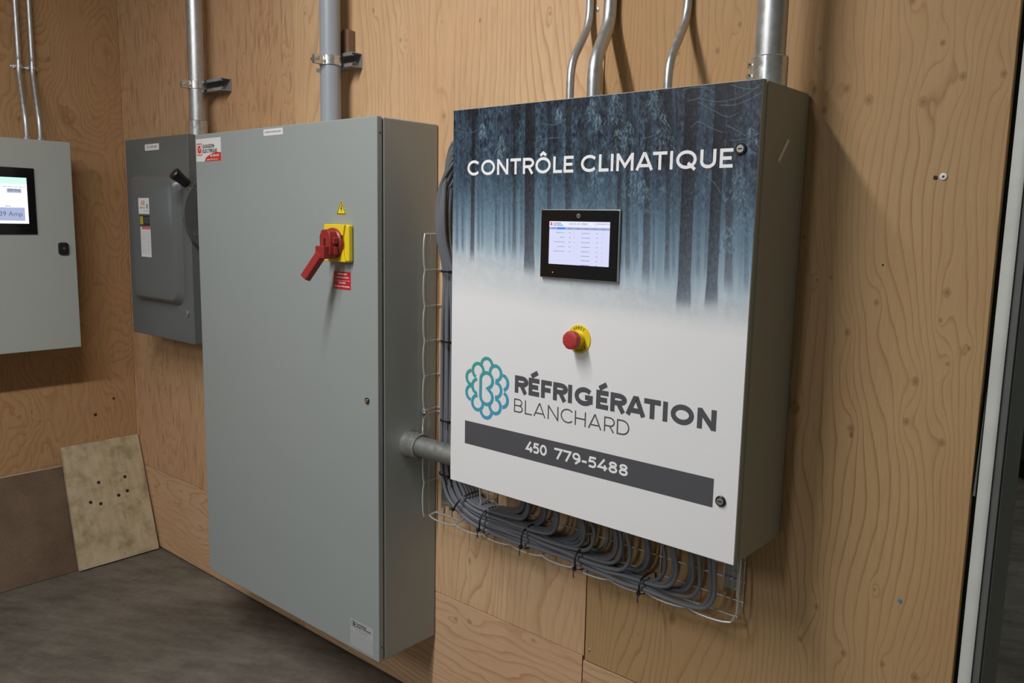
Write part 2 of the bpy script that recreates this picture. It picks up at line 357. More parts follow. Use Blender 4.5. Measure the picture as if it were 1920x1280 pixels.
# dark blue cabinet, hoses in the far room
cb = thing('blue_cabinet', (2.95, 4.1, .42), 'dark blue wall cabinet in the dim room beyond the doorway', 'cabinet')
make('cabinet_body', MB().box(2.45, 3.86, .66, 4.0, 4.449, 2.3), M['bluegrey'], cb, bevel=.006)
make('cabinet_door', MB().box(2.46, 3.83, .68, 3.20, 3.858, 2.28), M['bluegrey'], cb, bevel=.004)
make('cabinet_door', MB().box(3.21, 3.83, .68, 3.99, 3.858, 2.28), M['bluegrey'], cb, bevel=.004)
make('shelf_edge', MB().box(2.44, 3.80, .63, 4.01, 4.449, .658), M['greyink'], cb, bevel=.003)
pst = make('steel_post', MB().box(2.895, 3.9, 0, 2.99, 4.0, .628), M['bluegrey'], bevel=.004, label='dark blue steel leg standing under the far blue cabinet', cat='post')
for k, (z, lab) in enumerate(((.43, 'upper black rubber hose hooked through the far doorway wall'), (.25, 'lower black rubber hose under the first in the far doorway'))):
    pts = [(2.48, 4.40, z-.02), (2.55, 4.2, z-.03), (2.64, 4.1, z-.02), (2.70, 4.08, z+.05), (2.78, 4.08, z+.13), (2.88, 4.1, z+.16)]
    cur = []
    for i in range(len(pts)-1):
        for t in np.linspace(0, 1, 5)[:-1]: cur.append(Vector(pts[i]).lerp(Vector(pts[i+1]), t))
    make('rubber_hose', MB().tube(cur, .038, 12), M['hose'], label=lab, cat='hose')

# ------------------------------------------------------------------ lettering helpers
def _arc(cx, cy, rx, ry, a0, a1, n=14):
    return [(cx+rx*math.cos(math.radians(a0+(a1-a0)*i/n)), cy+ry*math.sin(math.radians(a0+(a1-a0)*i/n))) for i in range(n+1)]
def glyph(ch, t):
    """stroke skeletons of a geometric sans; cap height 1, strokes t wide (skeleton inset by t/2); returns width, [polylines]"""
    h = t/2; T = 1-h; B = h
    G = lambda w, *s: (w, list(s))
    if ch == 'C': w = .95; r = .5-h; return G(.88, _arc(.5, .5, r, r, 42, 318, 24))
    if ch == 'G': r = .5-h; return G(.97, _arc(.5, .5, r, r, 42, 322, 24), [(.54, .47), (.94-h, .47), (.94-h, .14)])
    if ch == 'O': r = .5-h; return G(1.0, _arc(.5, .5, r, r, 0, 360, 30))
    if ch == 'Ô': w, s = glyph('O', t); return w, s+[[(.32, 1.10), (.5, 1.26), (.68, 1.10)]]
    if ch == 'Q': w, s = glyph('O', t); return w, s+[[(.58, .32), (.92, -.04)]]
    if ch == 'N': return G(.80, [(h, 0), (h, 1)], [(h, 1-h*.6), (.80-h, h*.6)], [(.80-h, 0), (.80-h, 1)])
    if ch == 'T': return G(.70, [(0, T), (.70, T)], [(.35, 0), (.35, 1)])
    if ch == 'L': return G(.56, [(h, 1), (h, B), (.56, B)])
    if ch == 'E': return G(.60, [(.60, T), (h, T), (h, B), (.60, B)], [(h, .5), (.54, .5)])
    if ch == 'É': w, s = glyph('E', t); return w, s+[[(.17, 1.08), (.50, 1.34)]]
    if ch == 'Ê': w, s = glyph('E', t); return w, s+[[(.16, 1.10), (.32, 1.25), (.48, 1.10)]]
    if ch == 'F': return G(.58, [(h, 0), (h, T), (.58, T)], [(h, .47), (.52, .47)])
    if ch == 'I': return G(t, [(h, 0), (h, 1)])
    if ch == 'M': return G(.94, [(h, 0), (h, 1)], [(h, 1-h*.6), (.47, .28), (.94-h, 1-h*.6)], [(.94-h, 0), (.94-h, 1)])
    if ch == 'A': return G(.92, [(h*.9, 0), (.46-h*.35, T+h*.1), (.46+h*.35, T+h*.1), (.92-h*.9, 0)], [(.20, .26), (.72, .26)])
    if ch == 'U': r = .38-h; return G(.76, [(h, 1), (h, .38)]+_arc(.38, .38, r, .38-h, 180, 360, 14)+[(.76-h, 1)])
    if ch in 'RP':
        y = .36+h; r = (1-.36-t)/2+h*0; cy = (T+.36+h)/2; rr = (T-(.36+h))/2
        s = [[(h, 0), (h, 1)], [(h, T), (.40, T)]+_arc(.40, cy, .27, rr, 90, -90, 12)+[(h, cy-rr)]]
        if ch == 'R': s.append([(.38, cy-rr), (.66-h*.3, 0)])
        return .69, s
    if ch == 'B':
        s = [[(h, 0), (h, 1)], [(h, T), (.38, T)]+_arc(.38, .75-h*.5, .23, .25-h*.5, 90, -90, 10)+[(h, .5)], [(.38, .5)]+_arc(.40, .25+h*.5, .26, .25-h*.5, 90, -90, 10)+[(h, B)]]
        return .70, s
    if ch == 'D': r = .5-h; return G(.82, [(h, B), (h, T), (.36, T)]+_arc(.36, .5, .46-h, r, 90, -90, 16)+[(h, B)])
    if ch == 'H': return G(.78, [(h, 0), (h, 1)], [(.78-h, 0), (.78-h, 1)], [(h, .5), (.78-h, .5)])
    if ch == '4': return G(.72, [(.50, 1), (h*.8, .27), (.72, .27)], [(.54, .52), (.54, 0)])
    if ch == '5': return G(.64, [(.58, T), (.16, T), (.11, .56), (.30, .60)]+_arc(.32, .30+h*.5, .32-h, .30-h*.5, 90, -125, 16)+[(.06, .10)])
    if ch == '0': return G(.74, _arc(.37, .5, .37-h, .5-h, 0, 360, 26))
    if ch == '7': return G(.64, [(0, T), (.60-h*.2, T), (.24, 0)])
    if ch == '9': return G(.66, _arc(.33, .66, .33-h, .34-h, 0, 360, 22), [(.66-h, .62), (.60, .38), (.26, 0)])
    if ch == '8': return G(.68, _arc(.34, .74, .27-h*.6, .26-h, 0, 360, 20), _arc(.34, .28+h*.2, .34-h, .28-h*.8, 0, 360, 22))
    if ch == '-': return G(.44, [(.04, .38), (.40, .38)])
    return (.42, [])
def strip(mb, pts, t, fn, closed=False):
    P = [Vector((a, b)) for a, b in pts]; P = [P[0]]+[q for p_, q in zip(P[:-1], P[1:]) if (q-p_).length > 1e-5]; n = len(P)
    if (P[0]-P[-1]).length < 1e-6 and n > 3: closed = True; P = P[:-1]; n -= 1
    L = []; R = []
    for i in range(n):
        a = P[(i-1) % n] if (closed or i > 0) else None; c = P[(i+1) % n] if (closed or i < n-1) else None
        d1 = (P[i]-a).normalized() if a is not None else (c-P[i]).normalized()
        d2 = (c-P[i]).normalized() if c is not None else d1
        n1 = Vector((-d1.y, d1.x)); n2 = Vector((-d2.y, d2.x)); m = (n1+n2)
        m = m.normalized() if m.length > 1e-4 else n1
        k = min(1/max(m.dot(n1), .25), 2.2)
        L.append(P[i]+m*t/2*k); R.append(P[i]-m*t/2*k)
    vs = [fn(p.x, p.y) for p in L]+[fn(p.x, p.y) for p in R]
    fs = [(i, (i+1) % n, n+(i+1) % n, n+i) for i in range(n if closed else n-1)]
    mb.add(vs, fs)
def off3(p, dy): return (p[0], p[1]+dy, p[2])
KERN = {'AT': -.16, 'RA': -.05, 'TR': .0, 'LA': -.04, 'MA': -.05, 'LI': -.03, 'TI': .0, 'ÔL': -.0, 'FR': -.02, 'CH': -.02, 'LE': -.04}
def stroke_text(mb, body, x0, x1, z0, z1, t, plane, track=.17, slant_z=0.0):
    ws = []; tot = 0
    for i, ch in enumerate(body):
        w, s = glyph(ch, t); kn = KERN.get(body[i:i+2], 0)+track if i < len(body)-1 else 0; ws.append((w, s, kn)); tot += w+kn
    sx = (x1-x0)/tot; H = z1-z0; x = 0
    cnt = 0
    for w, s, kn in ws:
        for pl in s:
            cnt += 1; dy = -.000035*(cnt % 5)
            # keep stroke widths even after horizontal scaling by building in metric space
            k = sx/H
            strip(mb, [((x+a)*k, b) for a, b in pl], t, lambda a, b: off3(plane(x0+a*H, z0+b*H+slant_z*a*H), dy))
        x += w+kn
YP = lambda y: (lambda a, b: (a, y, b))
def text_mesh(name, body, plane, x, z, size, mat, parent, bold=0.0, align='LEFT', rot=0.0, sx=1.0, mb=None):
    cu = bpy.data.curves.new('tmp', 'FONT'); cu.body = body; cu.size = size; cu.align_x = align; cu.align_y = 'BOTTOM_BASELINE' if False else 'BOTTOM'; cu.offset = bold; cu.resolution_u = 3
    o = bpy.data.objects.new('tmp', cu); COL.objects.link(o)
    dg = bpy.context.evaluated_depsgraph_get(); me = o.evaluated_get(dg).to_mesh()
    c, s = math.cos(rot), math.sin(rot)
    vs = [plane(x+(v.co.x*sx*c-v.co.y*s), z+(v.co.x*sx*s+v.co.y*c)) for v in me.vertices]; fs = [tuple(p.vertices) for p in me.polygons]
    o.evaluated_get(dg).to_mesh_clear(); bpy.data.objects.remove(o); bpy.data.curves.remove(cu)
    if mb is not None: mb.add(vs, fs); return None
    return make(name, MB().add(vs, fs), mat, parent, smooth=False, recalc=False)
def quad(mb, plane, x0, z0, x1, z1): mb.add([plane(x0,z0), plane(x1,z0), plane(x1,z1), plane(x0,z1)], [(0,1,2,3)]); return mb
def plate(plane0, plane1, x0, z0, x1, z1):  # thin slab sticker
    return MB().prism([(x0,z0),(x1,z0),(x1,z1),(x0,z1)], plane0, plane1)
def dashes(mb, plane, x0, x1, z, h, rnd, fill=.8, word=.006):
    x = x0
    while x < x1:
        w = min(word*(.5+rnd.random()), x1-x)
        if w < h*.5: break
        quad(mb, plane, x, z, x+w, z+h); x += w+word*.22/fill

# ------------------------------------------------------------------ big grey enclosure with rotary switch
def rounded(name, x0, y0, z0, x1, y1, z1, mat, parent, bev=.004): return make(name, MB().box(x0,y0,z0,x1,y1,z1), mat, parent, bevel=bev, seg=3)
A = thing('main_switch_cabinet', (1.46, -.1, .219), 'tall grey steel cabinet with red and yellow rotary switch on its door', 'electrical cabinet')
rounded('body', 1.003, -.1975, .219, 1.918, -.0012, 1.713, M['grey_body'], A, .004)
make('door_seal', MB().box(1.010, -.2005, .226, 1.911, -.1976, 1.706), M['seal'], A)
dA = rounded('door', 1.003, -.219, .219, 1.918, -.2006, 1.714, M['grey_door'], A, .003)
for z in (1.672, .262): make('hinge_pin_hole', MB().lathe((1.9182, -.2085, z), (1,0,0), [(0,.0022),(.0006,.0022)], 12), M['seal'], dA)
lk = make('door_lock', MB().lathe((1.8746, -.2192, .9645), (0,-1,0), [(0,.0085),(.003,.0085),(.0038,.0075)], 24), M['black_plastic'], A)
make('lock_insert', MB().lathe((1.8746, -.2231, .9645), (0,-1,0), [(0,.0056),(.001,.005)], 20), M['chrome'], lk)
p0 = YP(-.2193); p1 = YP(-.2197); p2 = YP(-.2199); p3 = YP(-.2201)
rnd = random.Random(5)
lb = make('company_sticker', plate(p0, p1, 1.0095, 1.6265, 1.1630, 1.6990), M['white'], A, label='white sticker with red G logo and red corner', smooth=False)
mb = MB(); strip(mb, [(1.0165,1.6475),(1.0455,1.6475),(1.0455,1.6830),(1.0165,1.6830),(1.0165,1.6475)], .0028, p2)
make('logo_frame', mb, M['red_print'], lb, smooth=False)
mb = MB(); stroke_text(mb, 'G', 1.0215, 1.0405, 1.6520, 1.6785, .30, p2); make('logo_letter', mb, M['red_print'], lb, smooth=False)
mb = MB(); stroke_text(mb, 'GOUGEON', 1.0520, 1.1225, 1.6680, 1.6800, .2, p2, track=.12); stroke_text(mb, 'ELECTRIQUE', 1.0520, 1.1390, 1.6535, 1.6650, .22, p2, track=.12)
make('company_name', mb, M['ink'], lb, smooth=False)
arc = [(1.0620,1.6270)]+[(1.0620+(1.1628-1.0620)*i/12*1.0, 1.6270+.0270*math.sin(math.radians(12+i/12*100))**.8-(.0092 if i == 0 else 0)*.0) for i in range(1, 13)]+[(1.1628,1.6270)]
make('red_corner', MB().prism(arc, p1, p2), M['red_print'], lb, smooth=False)
text_mesh('phone', '450 378-4107', p3, 1.0960, 1.6385, .0100, M['white_print'], lb, .0002)
text_mesh('web_line', 'gougeonelectrique.com', p3, 1.0760, 1.6290, .0072, M['white_print'], lb)
lb = make('name_label', plate(p0, p1, 1.404, 1.6890, 1.503, 1.7080), M['white'], A, smooth=False)
text_mesh('print', 'PANNEAU PUISSANCE 600V', p2, 1.4105, 1.6955, .0068, M['ink'], lb)
# warning triangle
cx, cz = 1.7696, 1.4625
tri = [(cx-.0225, cz), (cx+.0225, cz), (cx, cz+.039)]
wt = make('voltage_warning_sign', MB().prism(tri, p0, p1), M['yellow2'], A, label='yellow triangle sticker with black lightning bolt', smooth=False)
mb = MB(); strip(mb, [(cx-.0185, cz+.0022), (cx+.0185, cz+.0022), (cx, cz+.0345), (cx-.0185, cz+.0022)], .0022, p2)
mb.add([p2(a, b) for a, b in ((cx+.002, cz+.027), (cx-.0045, cz+.015), (cx+.0005, cz+.0155), (cx-.001, cz+.006), (cx+.0048, cz+.0175), (cx, cz+.0165), (cx+.004, cz+.026))], [(0,1,2,5,6), (2,3,4,5)])
make('bolt_symbol', mb, M['ink'], wt, smooth=False)
# red bilingual label
lb = make('warning_label', plate(p0, p1, 1.7335, 1.2600, 1.8070, 1.3085), M['redlabel'], A, label='red bilingual warning sticker', smooth=False)
for s, z, sz in (('AVERTISSEMENT', 1.2985, .0062), ('Sectionner avant d\'ouvrir', 1.2900, .0058), ('WARNING', 1.2745, .0062), ('Disconnect before opening', 1.2655, .0058)):
    text_mesh('print', s, p2, 1.7702, z, sz, M['white_print'], lb, .00015, 'CENTER')
mb = MB(); quad(mb, p2, 1.737, 1.2835, 1.804, 1.2842); make('rule', mb, M['white_print'], lb, smooth=False)
# name plate at the foot
lb = make('name_plate', plate(p0, p1, 1.7925, .2290, 1.8945, .3110), plain('brushed_plate', (.42,.44,.45), .4), A, smooth=False)
mb = MB(); strip(mb, [(1.8000,.2920),(1.8190,.2920),(1.8190,.3065),(1.8000,.3065),(1.8000,.2920)], .0016, p2)
stroke_text(mb, 'G', 1.8045, 1.8150, .2943, .3043, .34, p2); stroke_text(mb, 'GOUGEON', 1.8230, 1.8640, .3000, .3060, .22, p2, track=.12); stroke_text(mb, 'ELECTRIQUE', 1.8230, 1.8830, .2928, .2985, .26, p2, track=.12)
make('company_mark', mb, M['ink'], lb, smooth=False)
mb = MB()
for k in range(3): dashes(mb, p2, 1.806+.010*k, 1.880-.006*k, .2875-.0036*k, .0010, rnd)
for k in range(5): quad(mb, p2, 1.798+k*.019, .2745, 1.804+k*.019, .2758)
for k in range(6): dashes(mb, p2, 1.802, 1.888, .2640-.0052*k, .0009, rnd)
strip(mb, [(1.797,.2325),(1.891,.2325),(1.891,.2700),(1.797,.2700),(1.797,.2325)], .0005, p2)
make('fine_print', mb, M['greyink'], lb, smooth=False)
# rotary handle
rh = thing('rotary_handle', (1.770, -.219, 1.387), None, None); rh.parent = A; rh.location = Vector((1.770, -.219, 1.387))-Vector(A['org'])
del rh['org']; rh['org'] = (1.770, -.219, 1.387)
X0, X1, Z0, Z1 = 1.722, 1.8225, 1.336, 1.4365
prof = []
n_ = 10
for i in range(n_+1): # waisted yellow front
    f = i/n_; prof.append((X1-.010-.010*math.sin(math.pi*f), Z0+(Z1-Z0)*f))
poly = [(X0,Z0)]+prof+[(X0,Z1)]
rounded('yellow_base', X0, -.2375, Z0, X1-.001, -.2193, Z1, M['yellow'], rh, .006)
make('yellow_face', MB().prism(poly, YP(-.2376), YP(-.2425)), M['yellow'], rh, bevel=.002)
make('red_disc', MB().lathe((1.7655, -.2426, 1.386), (0,-1,0), [(0,.041),(.006,.041),(.010,.037),(.011,.030)], 36), M['red'], rh, bevel=0)
hubp = [(-.023,-.036),(.012,-.040),(.022,-.030),(.024,.010),(.018,.030),(.006,.038),(-.016,.036),(-.025,.018)]
make('red_hub', MB().prism(hubp, lambda a,b: (1.770+a*1.1, -.2536, 1.387+b), lambda a,b: (1.772+a*.98, -.277, 1.387+b*.94)), M['red'], rh, bevel=.003)
make('padlock_slot', MB().box(1.7680, -.2782, 1.371, 1.7740, -.2768, 1.399), M['ink'], rh)
make('lug', MB().box(1.7915, -.270, 1.384, 1.8015, -.2540, 1.402), M['red'], rh, bevel=.003)
make('lug', MB().box(1.7935, -.266, 1.356, 1.8000, -.2540, 1.378), M['red'], rh, bevel=.003)
make('indicator', MB().box(1.800, -.2465, 1.395, 1.8045, -.2430, 1.408), M['ink'], rh)
make('indicator', MB().box(1.7960, -.2570, 1.371, 1.7990, -.2532, 1.384), M['ink'], rh)
# lever: bent grip sloping down and out
def bar(mb, pts, wx, wy):
    vs = []; n = len(pts)
    for (x, y, z) in pts:
        vs += [(x-wx, y-wy, z), (x+wx, y-wy, z), (x+wx, y+wy, z), (x-wx, y+wy, z)]
    fs = [(3,2,1,0), tuple(4*(n-1)+k for k in range(4))]
    for i in range(n-1):
        for k in range(4): fs.append((4*i+k, 4*i+(k+1)%4, 4*i+4+(k+1)%4, 4*i+4+k))
    return mb.add(vs, fs)
make('lever_shoulder', MB().prism([(-.020,-.042),(.018,-.042),(.020,-.008),(-.020,-.008)], lambda a,b: (1.770+a,-.2537,1.387+b), lambda a,b: (1.770+a,-.293,1.387+b)), M['red'], rh, bevel=.003)
gp = MB(); d = Vector((1.7290, -.311, 1.291))-Vector((1.770, -.280, 1.366)); d.normalize(); sd = d.cross(Vector((0,1,0))).normalized(); up = sd.cross(d).normalized()
p_a = Vector((1.770, -.280, 1.366)); p_b = Vector((1.7290, -.311, 1.291))
vs = []
for p in (p_a, p_b):
    for (i, j) in ((-1,-1),(1,-1),(1,1),(-1,1)): vs.append(p+sd*i*.0125+up*j*.0100)
gp.add(vs, [(3,2,1,0),(4,5,6,7),(0,1,5,4),(1,2,6,5),(2,3,7,6),(3,0,4,7)])
grip = make('lever_grip', gp, M['red'], rh, bevel=.003)
for k in range(8):
    p = p_a.lerp(p_b, .22+.08*k); q = MB(); vs = []
    for s_ in (-.0010, .0010):
        for (i, j) in ((-1,-1),(1,-1),(1,1),(-1,1)): vs.append(p+d*s_+sd*i*.0110+up*j*.0108)
    q.add(vs, [(3,2,1,0),(4,5,6,7),(0,1,5,4),(1,2,6,5),(2,3,7,6),(3,0,4,7)]); make('grip_ridge', q, M['red'], rh)

# ------------------------------------------------------------------ control cabinet with the printed door
B = thing('control_cabinet', (2.57, -.1, .812), 'wall cabinet with printed snowy forest door reading CONTRÔLE CLIMATIQUE', 'electrical cabinet')
rounded('body', 2.187, -.1935, .812, 2.950, -.0012, 1.708, M['grey_b'], B, .004)
make('door_seal', MB().box(2.193, -.1965, .818, 2.944, -.1936, 1.702), M['seal'], B)
rounded('door', 2.187, -.2125, .812, 2.950, -.1966, 1.708, M['grey_b'], B, .0022)
FZ = 1.24
yv = -.2131
make('white_graphic', plate(YP(-.2126), YP(yv), 2.1885, .8135, 2.9485, FZ), M['white_vinyl'], B, smooth=False)

# -- painted forest photograph printed on the door (flat print, colours computed here)
def build_forest():
    X0, X1, Za, Zb = 2.1885, 2.9485, FZ, 1.7065
    W, H = 640, 394; rs = np.random.RandomState(7)
    xs = np.linspace(X0, X1, W); zs = np.linspace(Zb, Za, H); XX, ZZ = np.meshgrid(xs, zs)
    def vnoise(nx, ny, seed, sm=True):
        r = np.random.RandomState(seed).rand(ny+2, nx+2)
        gx = np.linspace(0, nx, W); gy = np.linspace(0, ny, H); ix = gx.astype(int); iy = gy.astype(int); fx = gx-ix; fy = gy-iy
        if sm: fx = fx*fx*(3-2*fx); fy = fy*fy*(3-2*fy)
        a = r[np.ix_(iy, ix)]; b = r[np.ix_(iy, ix+1)]; c = r[np.ix_(iy+1, ix)]; d = r[np.ix_(iy+1, ix+1)]
        return (a*(1-fx)+b*fx)*(1-fy)[:, None]+(c*(1-fx)+d*fx)*fy[:, None]
    # sRGB colours 0..255
    snow = 1.372-.055*np.clip((XX-2.30)/.5, 0, 1)+.012*(vnoise(14, 3, 3)-.5)
    up = np.clip((ZZ-snow)/(1.708-snow), 0, 1)
    def col(c): return np.array(c, float)[None, None, :]
    def grad(stops):
        out = np.zeros((H, W, 3))
        ps = [s[0] for s in stops]
        for k in range(3): out[..., k] = np.interp(up, ps, [s[1][k] for s in stops])
        return out
    img = grad([(0, (182,197,208)), (.12, (143,166,182)), (.3, (104,133,152)), (.5, (68,92,110)), (.75, (44,62,78)), (1, (36,50,64))])
    # left side is bluer and lighter, right side duller
    side = np.clip((XX-2.45)/.45, 0, 1)[..., None]
    img = img*(1-.0*side)-side*np.array([4, 16, 18])[None, None, :]*np.clip(up*1.3, 0, 1)[..., None]
    n1 = vnoise(60, 14, 11); n2 = vnoise(150, 50, 12); n3 = vnoise(320, 90, 13); n4 = vnoise(20, 6, 14)
    vert = vnoise(110, 3, 15)
    img += ((vert-.5)*22*np.clip(1.2-up, 0, 1))[..., None]
    fol = np.clip((up-.30)/.35, 0, 1)
    tex = (n1-.5)*34+(n2-.5)*52+(n3-.5)*50
    img += (tex*fol)[..., None]*np.array([.75, .95, 1.05])[None, None, :]
    dk = np.clip((n4-.5)*3, 0, 1)*fol; img *= (1-.32*dk)[..., None]
    def blend(mask, c): # mask 2D alpha
        img[...] = img*(1-mask[..., None])+np.array(c, float)[None, None, :]*mask[..., None]
    def px(x, z): return (x-X0)/(X1-X0)*(W-1), (Zb-z)/(Zb-Za)*(H-1)
    def line(pts, w, c, a=1.0):
        pts = [px(*p) for p in pts]
        for (ax, ay), (bx, by) in zip(pts[:-1], pts[1:]):
            m = w+1.5; x0 = int(max(0, min(ax, bx)-m)); x1 = int(min(W, max(ax, bx)+m+1)); y0 = int(max(0, min(ay, by)-m)); y1 = int(min(H, max(ay, by)+m+1))
            if x1 <= x0 or y1 <= y0: continue
            gy, gx = np.mgrid[y0:y1, x0:x1]; dx, dy = bx-ax, by-ay; L = dx*dx+dy*dy+1e-9
            t = np.clip(((gx-ax)*dx+(gy-ay)*dy)/L, 0, 1); dd = np.hypot(gx-ax-t*dx, gy-ay-t*dy)
            m_ = (np.clip(w/2+.5-dd, 0, 1)*a)[..., None]
            img[y0:y1, x0:x1] = img[y0:y1, x0:x1]*(1-m_)+np.array(c, float)*m_
    def cr(pts, sub=6):
        P = [np.array(p) for p in pts]; out = []
        for i in range(len(P)-1):
            p0 = P[i-1] if i > 0 else 2*P[i]-P[i+1]; p3 = P[i+2] if i+2 < len(P) else 2*P[i+1]-P[i]
            for k in range(sub):
                t = k/sub; out.append(tuple(.5*((2*P[i])+(-p0+P[i+1])*t+(2*p0-5*P[i]+4*P[i+1]-p3)*t*t+(-p0+3*P[i]-3*P[i+1]+p3)*t**3)))
        out.append(tuple(P[-1])); return out
    def trunk(xb, zb, xt, w, dark=1.0, speck=True, far=False):
        zt = 1.66; k = (xt-xb)/(zt-zb) if zt != zb else 0
        cx = xb+(ZZ-zb)*k; hw = w/2*(1+.25*np.clip((zb+.06-ZZ)/.06, 0, 1)); edge = .0010
        al = np.clip((hw-np.abs(XX-cx))/edge+.5, 0, 1)*np.clip((ZZ-zb+.008)/.03, 0, 1)
        u_ = np.clip((ZZ-zb)/(1.60-zb), 0, 1)
        top = np.array((20,25,34) if not far else (48,66,84)); bot = np.array((128,138,152) if not far else (128,148,164))
        c = bot[None, None, :]+(top-bot)[None, None, :]*(u_**.62)[..., None]
        c = c+((n3-.5)*22)[..., None]+((XX-cx)/max(w, 1e-4)*14)[..., None]
        img[...] = img*(1-(al*dark)[..., None])+c*(al*dark)[..., None]
    r2 = random.Random(3)
    for k in range(46): # faint distant trunks
        x = X0+(X1-X0)*r2.random(); trunk(x, 1.385-.03*r2.random()*(x > 2.5), x-.006, .0035+.004*r2.random(), .35+.3*r2.random(), far=True)
    TR = [(2.254,1.349,2.254,.0121),(2.536,1.359,2.526,.0155),(2.483,1.38,2.476,.0103),(2.274,1.383,2.27,.0068),(2.287,1.384,2.282,.0067),(2.384,1.378,2.378,.0094),(2.729,1.341,2.719,.0146),(2.776,1.347,2.766,.0094),(2.791,1.351,2.776,.0058),(2.906,1.335,2.891,.0147),(2.941,1.337,2.924,.0082),(2.667,1.355,2.653,.0115),(2.686,1.35,2.674,.0101),(2.204,1.368,2.201,.0089),(2.224,1.369,2.22,.007),(2.329,1.379,2.324,.0049),(2.354,1.374,2.347,.0064),(2.708,1.368,2.695,.005),(2.746,1.348,2.734,.006),(2.697,1.388,2.685,.0037),(2.844,1.354,2.831,.0055)]
    for t in TR: trunk(*t, dark=.72, far=t[3] < .009)
    # foliage veil, short drooping strokes
    for k in range(11000):
        x = X0+(X1-X0)*r2.random(); z = 1.40+.31*r2.random()**.75
        if z < 1.48 and r2.random() > .35: continue
        s = .002+.006*r2.random(); a = .10+.30*r2.random()
        if r2.random() < .5: q_l = r2.random(); c = (84+q_l*50, 110+q_l*50, 128+q_l*50)
        else: c = (24, 36, 50)
        dx = (r2.random()-.5)*s*1.8; line([(x, z), (x+dx, z-s)], .9, c, a)
    TU = [(2.584,1.702,.022),(2.601,1.669,.018),(2.642,1.708,.030),(2.652,1.64,.032),(2.676,1.65,.022),(2.728,1.711,.030),(2.752,1.66,.034),(2.597,1.562,.030),(2.690,1.555,.028),(2.713,1.539,.034),(2.914,1.556,.030),(2.925,1.500,.038),(2.900,1.450,.026),(2.282,1.672,.016),(2.34,1.640,.018),(2.934,1.625,.024),(2.335,1.61,.018),(2.50,1.69,.014)]
    for (x, z, s) in TU:
        for k in range(int(70+2600*s)):
            f = r2.random(); yy = z-f*s*1.9+(r2.random()-.5)*.006; xx = x+(r2.random()+r2.random()-1)*s*1.15*(f*.8+.2)
            sg = (1 if xx > x else -1)*(.4+.9*r2.random()); l = .002+.004*r2.random(); br = r2.random()
            line([(xx, yy), (xx+sg*l*.7, yy-l)], 1.0, (92+48*br, 124+42*br, 142+38*br), .25+.4*br)
        for k in range(int(500*s)):
            f = r2.random(); yy = z-f*s*1.9; xx = x+(r2.random()-.5)*s*1.5*f; line([(xx, yy), (xx, yy-.006)], 1.2, (26,40,54), .5)
    # near trunks in front of the foliage
    trunk(2.429, 1.331, 2.422, .0274, .93); trunk(2.815, 1.286, 2.811, .0272, .95); trunk(2.873, 1.293, 2.870, .0227, .93); trunk(2.254, 1.349, 2.254, .0115, .75)
    for (xb, zb, xt, w, n) in ((2.429,1.33,2.422,.0274,260), (2.815,1.286,2.811,.0272,620), (2.873,1.293,2.870,.0227,240)):
        for k in range(n):
            z = zb+(1.70-zb)*r2.random(); x = xb+(xt-xb)*(z-zb)/(1.66-zb)+(r2.random()-.5)*w*.95
            line([(x, z), (x+.0008, z-.0015)], 1.0, (140,155,168), .08+.25*r2.random()**2)
    BR = [[(2.804,1.68),(2.826,1.683),(2.838,1.698),(2.857,1.69)],[(2.826,1.682),(2.869,1.673),(2.915,1.68),(2.947,1.698)],[(2.824,1.676),(2.859,1.657),(2.886,1.645),(2.907,1.651)],[(2.869,1.667),(2.896,1.665),(2.921,1.671),(2.948,1.682)],[(2.813,1.631),(2.828,1.64),(2.85,1.629),(2.878,1.618)],[(2.894,1.603),(2.92,1.604),(2.94,1.61),(2.948,1.613)],[(2.882,1.631),(2.903,1.621),(2.925,1.608)],[(2.79,1.7),(2.813,1.703),(2.846,1.7)],[(2.888,1.701),(2.919,1.691),(2.944,1.691)],[(2.709,1.615),(2.732,1.62),(2.75,1.627)],[(2.432,1.619),(2.462,1.627),(2.519,1.628)],[(2.19,1.661),(2.24,1.652),(2.282,1.662)],[(2.845,1.542),(2.867,1.527),(2.881,1.508)],[(2.848,1.571),(2.871,1.561)],[(2.45,1.66),(2.49,1.655),(2.52,1.665)]]
    for b in BR: b = cr(b); line(b, 2.0, (18,28,42), .35); line([(x, z+.0012) for x, z in b], 1.1, (112,136,152), .6)
    # snow, with low brush at its edge, going white downwards
    fade = np.clip((snow+.012-ZZ)/.035, 0, 1); nn = (n2-.5)*10+(vnoise(40, 30, 19)-.5)*10
    dn = np.clip((snow-ZZ)/.10, 0, 1)
    sc = np.stack([np.interp(dn, (0, 1), (190+0*0, 227)), np.interp(dn, (0, 1), (199, 228)), np.interp(dn, (0, 1), (206, 230))], -1)+(nn*(1-dn))[..., None]
    near = np.zeros((H, W))
    for (xb, zb, w) in ((2.429,1.331,.030), (2.815,1.286,.031), (2.873,1.293,.027), (2.906,1.325,.015)): # near trunks stand in front of the snow edge
        near = np.maximum(near, np.clip((w/2-np.abs(XX-xb))/.002+.5, 0, 1)*np.clip((ZZ-zb+.012)/.045, 0, 1))
    f3 = (fade*(1-near*.75))[..., None]; img = img*(1-f3)+sc*f3
    def line2(pts, w, c, a): line(pts, w, c, a)
    for k in range(260):
        x = 2.20+.74*r2.random(); z = 1.368-.06*np.clip((x-2.30)/.5, 0, 1)+(r2.random()-.6)*.03; s = .004+.010*r2.random()
        line([(x, z), (x+(r2.random()-.5)*s*2, z+(r2.random()-.3)*s)], .8, (128,142,152), .12+.22*r2.random())
    endf = np.clip((1.285-ZZ)/.04, 0, 1)[..., None]; img = img*(1-endf)+np.array((229,229.5,231.))*endf
    img = np.clip(img, 0, 255)/255.
